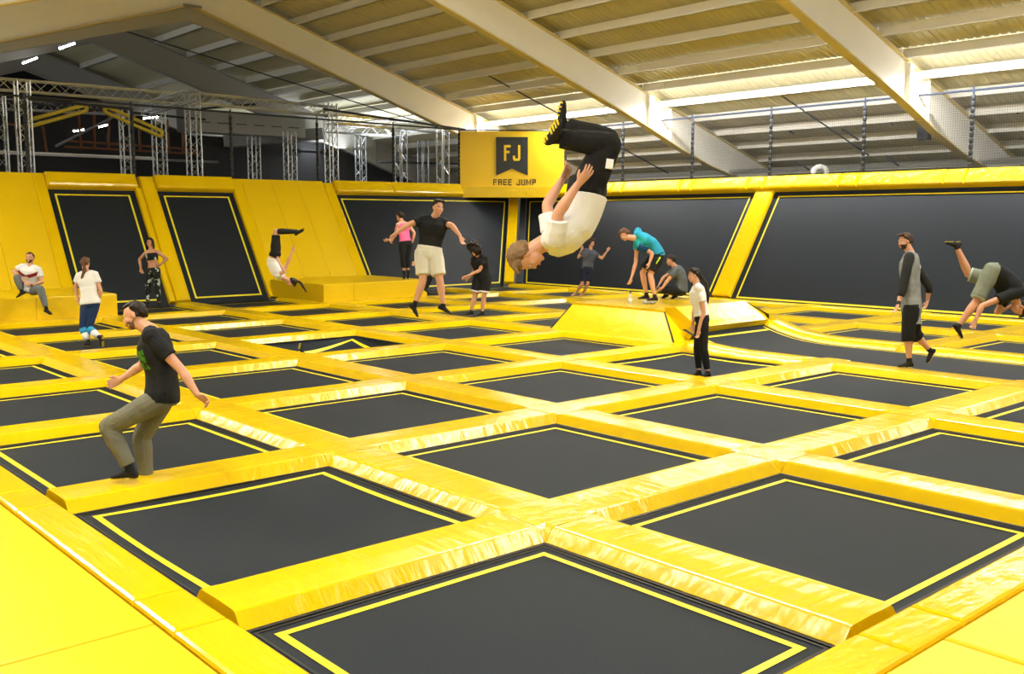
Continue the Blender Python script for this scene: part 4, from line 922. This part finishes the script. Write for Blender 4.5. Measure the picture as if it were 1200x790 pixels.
# 10 bending man in teal
A = person(dict(label='man in teal and blue sports shirt and black shorts bending over on the yellow platform', h=1.78, g=(757, 356, .64), flat='LR', gz=.64, skin=fair, hair=aub, hairk='short',
    pel=(770.5, 300), neck=(745, 279.5), mid=(761, 284), head=(732.5, 275.5), hup=(-.62, .78), hy=90, fy=88, py=85, nd=-.08,
    aL=[(764.5, 297, -.3), (761.5, 307.5, -.2), (760, 313, 0)], aR=[(745, 308, .3), (740, 325.5, 0), (738, 331.5, 0)],
    lL=[(762, 322, -.3), (767.5, 348, .2), (758, 353.5, -.2)], lR=[(753, 319.5, .2), (757.5, 346, .4), (748, 351.5, 0)],
    shirt=(cm('blue_teal_cloth', (.02, .30, .50), .8, var=(1.3, (.005, .25, .22), .45, .55)), .6, -.02, .028), pants=(blk, .82, .035), botname='shorts', sock=.1))
j = A['L']['L']; c = j['hp'].lerp(j['kn'], .42); MB().tube([j['hp'].lerp(j['kn'], .12)-FW*.105+RT*.03, c-FW*.10+RT*.01], [(.018, .04), (.016, .036)], 8, flat=FW).build('neon_stripe', cm('neon', (.55, .75, .02), .7), A['po'])
MB().tube([j['sh']+A['sup'](.9)*.03, j['sh'].lerp(j['el'], .3), j['sh'].lerp(j['el'], .6)], [.088, .080, .076], 14, round_=False).build('dark_blue_sleeve', cm('dark_blue_cloth', (.005, .05, .14), .8), A['so'], smooth=True)
# 11 seated
person(dict(label='person in grey t-shirt sitting on the platform behind the bending man', h=1.7, g=(795, 351, .64), gz=.64, skin=tan, hair=dkb, hairk='short', grip=0,
    pel=(797.5, 341), neck=(791.5, 313.5), mid=(798, 326), head=(786.5, 306), hup=(-.15, 1), hy=95, fy=105, pd=.25,
    aL=[(783, 328, -.3), (776.5, 337, 0), (774, 339, 0)], aR=[(778, 325, .5), (773, 333, 0)],
    lL=[(774, 339, .6), (790, 346, .4), (782, 347, 0)], lR=[(776, 337, .9), (780, 345, .2), (774, 347, 0)],
    shirt=(cm('grey_cloth', (.085, .10, .115), .9, **cl), .65, -.03, .028), pants=(blk, 1.1, .02), botname='shorts'))
# 14 flipping man at right
A = person(dict(label='man in black t-shirt and grey shorts tumbling head down at the right edge', h=1.74, D=13.6, air=1, skin=tan, hair=dkb, hairk='short',
    pel=(1160, 322), neck=(1189, 348), mid=(1178, 330), head=(1194, 360), hup=(.75, -.66), hfv=(-.75, -.5, 0), hy=90, fy=88, py=88, nd=-.05,
    aR=[(1150.5, 358.5, -.3), (1143.5, 374.5, -.2), (1141, 381, 0)], aL=[(1168, 366, .5), (1177, 362.5, .3), (1180, 361, 0)],
    lL=[(1135, 321, .3), (1121.5, 290, .1), (1110, 285, 0)], lR=[(1143.5, 354, -.5), (1123.5, 382, .1), (1127, 394.5, 0)], spread=.3,
    shirt=(blk, .6, .12, .035), pants=(cm('olive_grey_cloth', (.17, .19, .15), .9, **cl), .86, .026, .2), botname='shorts', sock=.04))
patch(A, .72, .80, 195, 220, .038, cm('grip_yellow', (.75, .55, .02), .5), 'yellow_badge')
for sd in 'LR':
    j = A['L'][sd]; c = j['hp'].lerp(j['kn'], .84); d = (j['kn']-j['hp']).normalized(); MB().tube([c-d*.03, c+d*.025], .098, 14, round_=False).build('rolled_cuff', cm('pale_green_cloth', (.42, .52, .45), .9), A['po'], smooth=True)
# 4 upside-down girl
person(dict(label='upside-down girl in white top and black shorts, dark ponytail flying', h=1.5, D=19.5, air=1, fem=1, skin=fair, hair=dkb, hairk='tail', tail=[(352, 331), (355, 336), (359, 342)], tailr=.03, grip=0,
    pel=(323, 297), neck=(331, 325), mid=(320, 311), head=(341, 330.5), hup=(.95, -.25), hfv=(-.3, -.95, .1), hy=-90, fy=-88, py=-88, hs=.95,
    aL=[(333.5, 318.5, -.3), (327.5, 308, -.3), (326, 304, 0)], aR=[(337, 309, .5), (342, 296, .1), (344, 290, 0)],
    lL=[(323, 271, -.3), (347, 272, -.2), (358, 269.5, 0)], lR=[(324, 271, .3), (348, 271, .2), (358.5, 267.5, 0)],
    shirt=(wht, .4, .22, .022), pants=(blk, .82, .006, .16), topname='white_top', botname='shorts', sock=.9))
# 3 woman in patterned leggings
leg = cm('patterned_leggings', (.008, .010, .012), .8, var=(9, (.45, .52, .50), .56, .60))
person(dict(label='woman in black patterned sports bra and leggings standing, one hand on her waist', h=1.68, fem=1, D=24.0, gz=0, flat='LR', skin=tan, hair=dkb, hairk='long', grip=0,
    pel=(179.5, 318), neck=(177.5, 293.5), head=(175.7, 285), hup=(-.05, 1), hy=5, fy=8,
    aR=[(163.5, 304, 0), (165, 314.5, -.3), (166.5, 319.5, 0)], aL=[(196, 303, .3), (188.5, 310, -.5), (184.5, 311, 0)],
    lR=[(173.5, 337, 0), (173.5, 356, 0), (173.5, 362, -.9)], lL=[(184, 337, 0), (187, 357, 0), (187.5, 363, -.9)],
    shirt=(leg, 0, .52, .008, .86), pants=(leg, 1.85, .004, .16), topname='sports_bra', botname='leggings'))
# 2 girl from behind
A = person(dict(label='girl in white t-shirt and blue leggings seen from behind, running with one foot lifted', h=1.62, fem=1, g=(103, 407, .0), flat='L', gz=0, skin=fair, hair=aub, hairk='tail', tail=[(99, 316), (97, 325), (95, 331)], tailr=.04, taild=-.08,
    pel=(106, 356), neck=(101.5, 319.5), head=(100, 309.5), hup=(0, 1), hy=178, fy=172,
    aL=[(88, 338, .2), (91, 349, .3), (93, 353, 0)], aR=[(118, 341, .2), (115.5, 352, .4), (114, 356, 0)],
    lL=[(97, 383, .5), (103.5, 401, -.2), (101.5, 407, .6)], lR=[(104, 385, .4), (117.5, 396, -.6), (120, 406, 0)],
    shirt=(wht, .5, -.02, .024), pants=(cm('blue_leggings', (.012, .035, .11), .8), 1.85, .004), botname='leggings'))
cmw = cm('light_blue_cloth', (.03, .30, .55), .8)
for sd in 'LR':
    j = A['L'][sd]; q = lambda f_: j['kn'].lerp(j['an'], f_)
    MB().tube([q(.12), q(.3), q(.42)], [.073, .073, .069], 14, round_=False).build('blue_panel', cmw, A['po'], smooth=True)
    MB().tube([q(.43), q(.7), q(.86)], [.069, .060, .053], 14, round_=False).build('white_panel', wht, A['po'], smooth=True)
# 1 seated man
A = person(dict(label='bearded man in white football shirt with red chest band sitting on the left box', h=1.78, g=(36, 350, .64), gz=.64, skin=fair, hair=brn, hairk='crop', beard=1.0, grip=0, pd=.15,
    pel=(34, 340), neck=(35.5, 312), head=(35, 303), hup=(0, 1), hy=-5, fy=0, nd=-.12,
    aR=[(15.5, 318.5, -.5), (29, 330.5, -.2), (33.5, 333, 0)], aL=[(49.5, 330.5, -.2), (40, 334, -.3), (36.5, 333, 0)],
    lR=[(20, 325.5, -.8), (25.5, 341.5, .2), (20.5, 346.5, 0)], lL=[(47.5, 338.5, -1), (54.5, 362.5, -.1), (59, 368, -.4)],
    shirt=(wht, .62, -.02, .03), pants=(cm('grey_jeans', (.15, .17, .18), .9, **cl), 1.86, .012)))
red = cm('dark_red_band', (.22, .01, .015), .8)
for a0, a1 in ((-62, 0), (0, 62)):
    up_ = (a0 < 0)
    patch(A, .5, .8, a0, a1, .048, red, 'chest_band', shape=lambda u, v, up_=up_: (.52+(.20*(1-u) if up_ else .20*u))+.16*v)
patch(A, .52, .62, -14, 14, .052, cm('cream_badge', (.75, .6, .35), .6), 'round_badge')
# 17 person down in the pit
person(dict(label='person down in the deeply sagging trampoline pit, only a black sock and hand visible', h=1.65, D=17.3, gz=-.6, skin=pale, hair=dkb, hairk='short',
    pel=(372, 436), neck=(398, 438), head=(408, 437), hup=(.9, .1), hy=0, fy=0, aR=[(380, 432, .2), (366, 421, .2), (361, 413, 0)], aL=[(388, 446, 0), (380, 446, 0)],
    lR=[(360, 425, .6), (354, 413.5, -.2), (352, 402, 0)], lL=[(362, 440, 0), (352, 436, .4), (350, 430, 0)], shirt=(blk, .6, 0, .02), pants=(blk, 1.9, .015)))
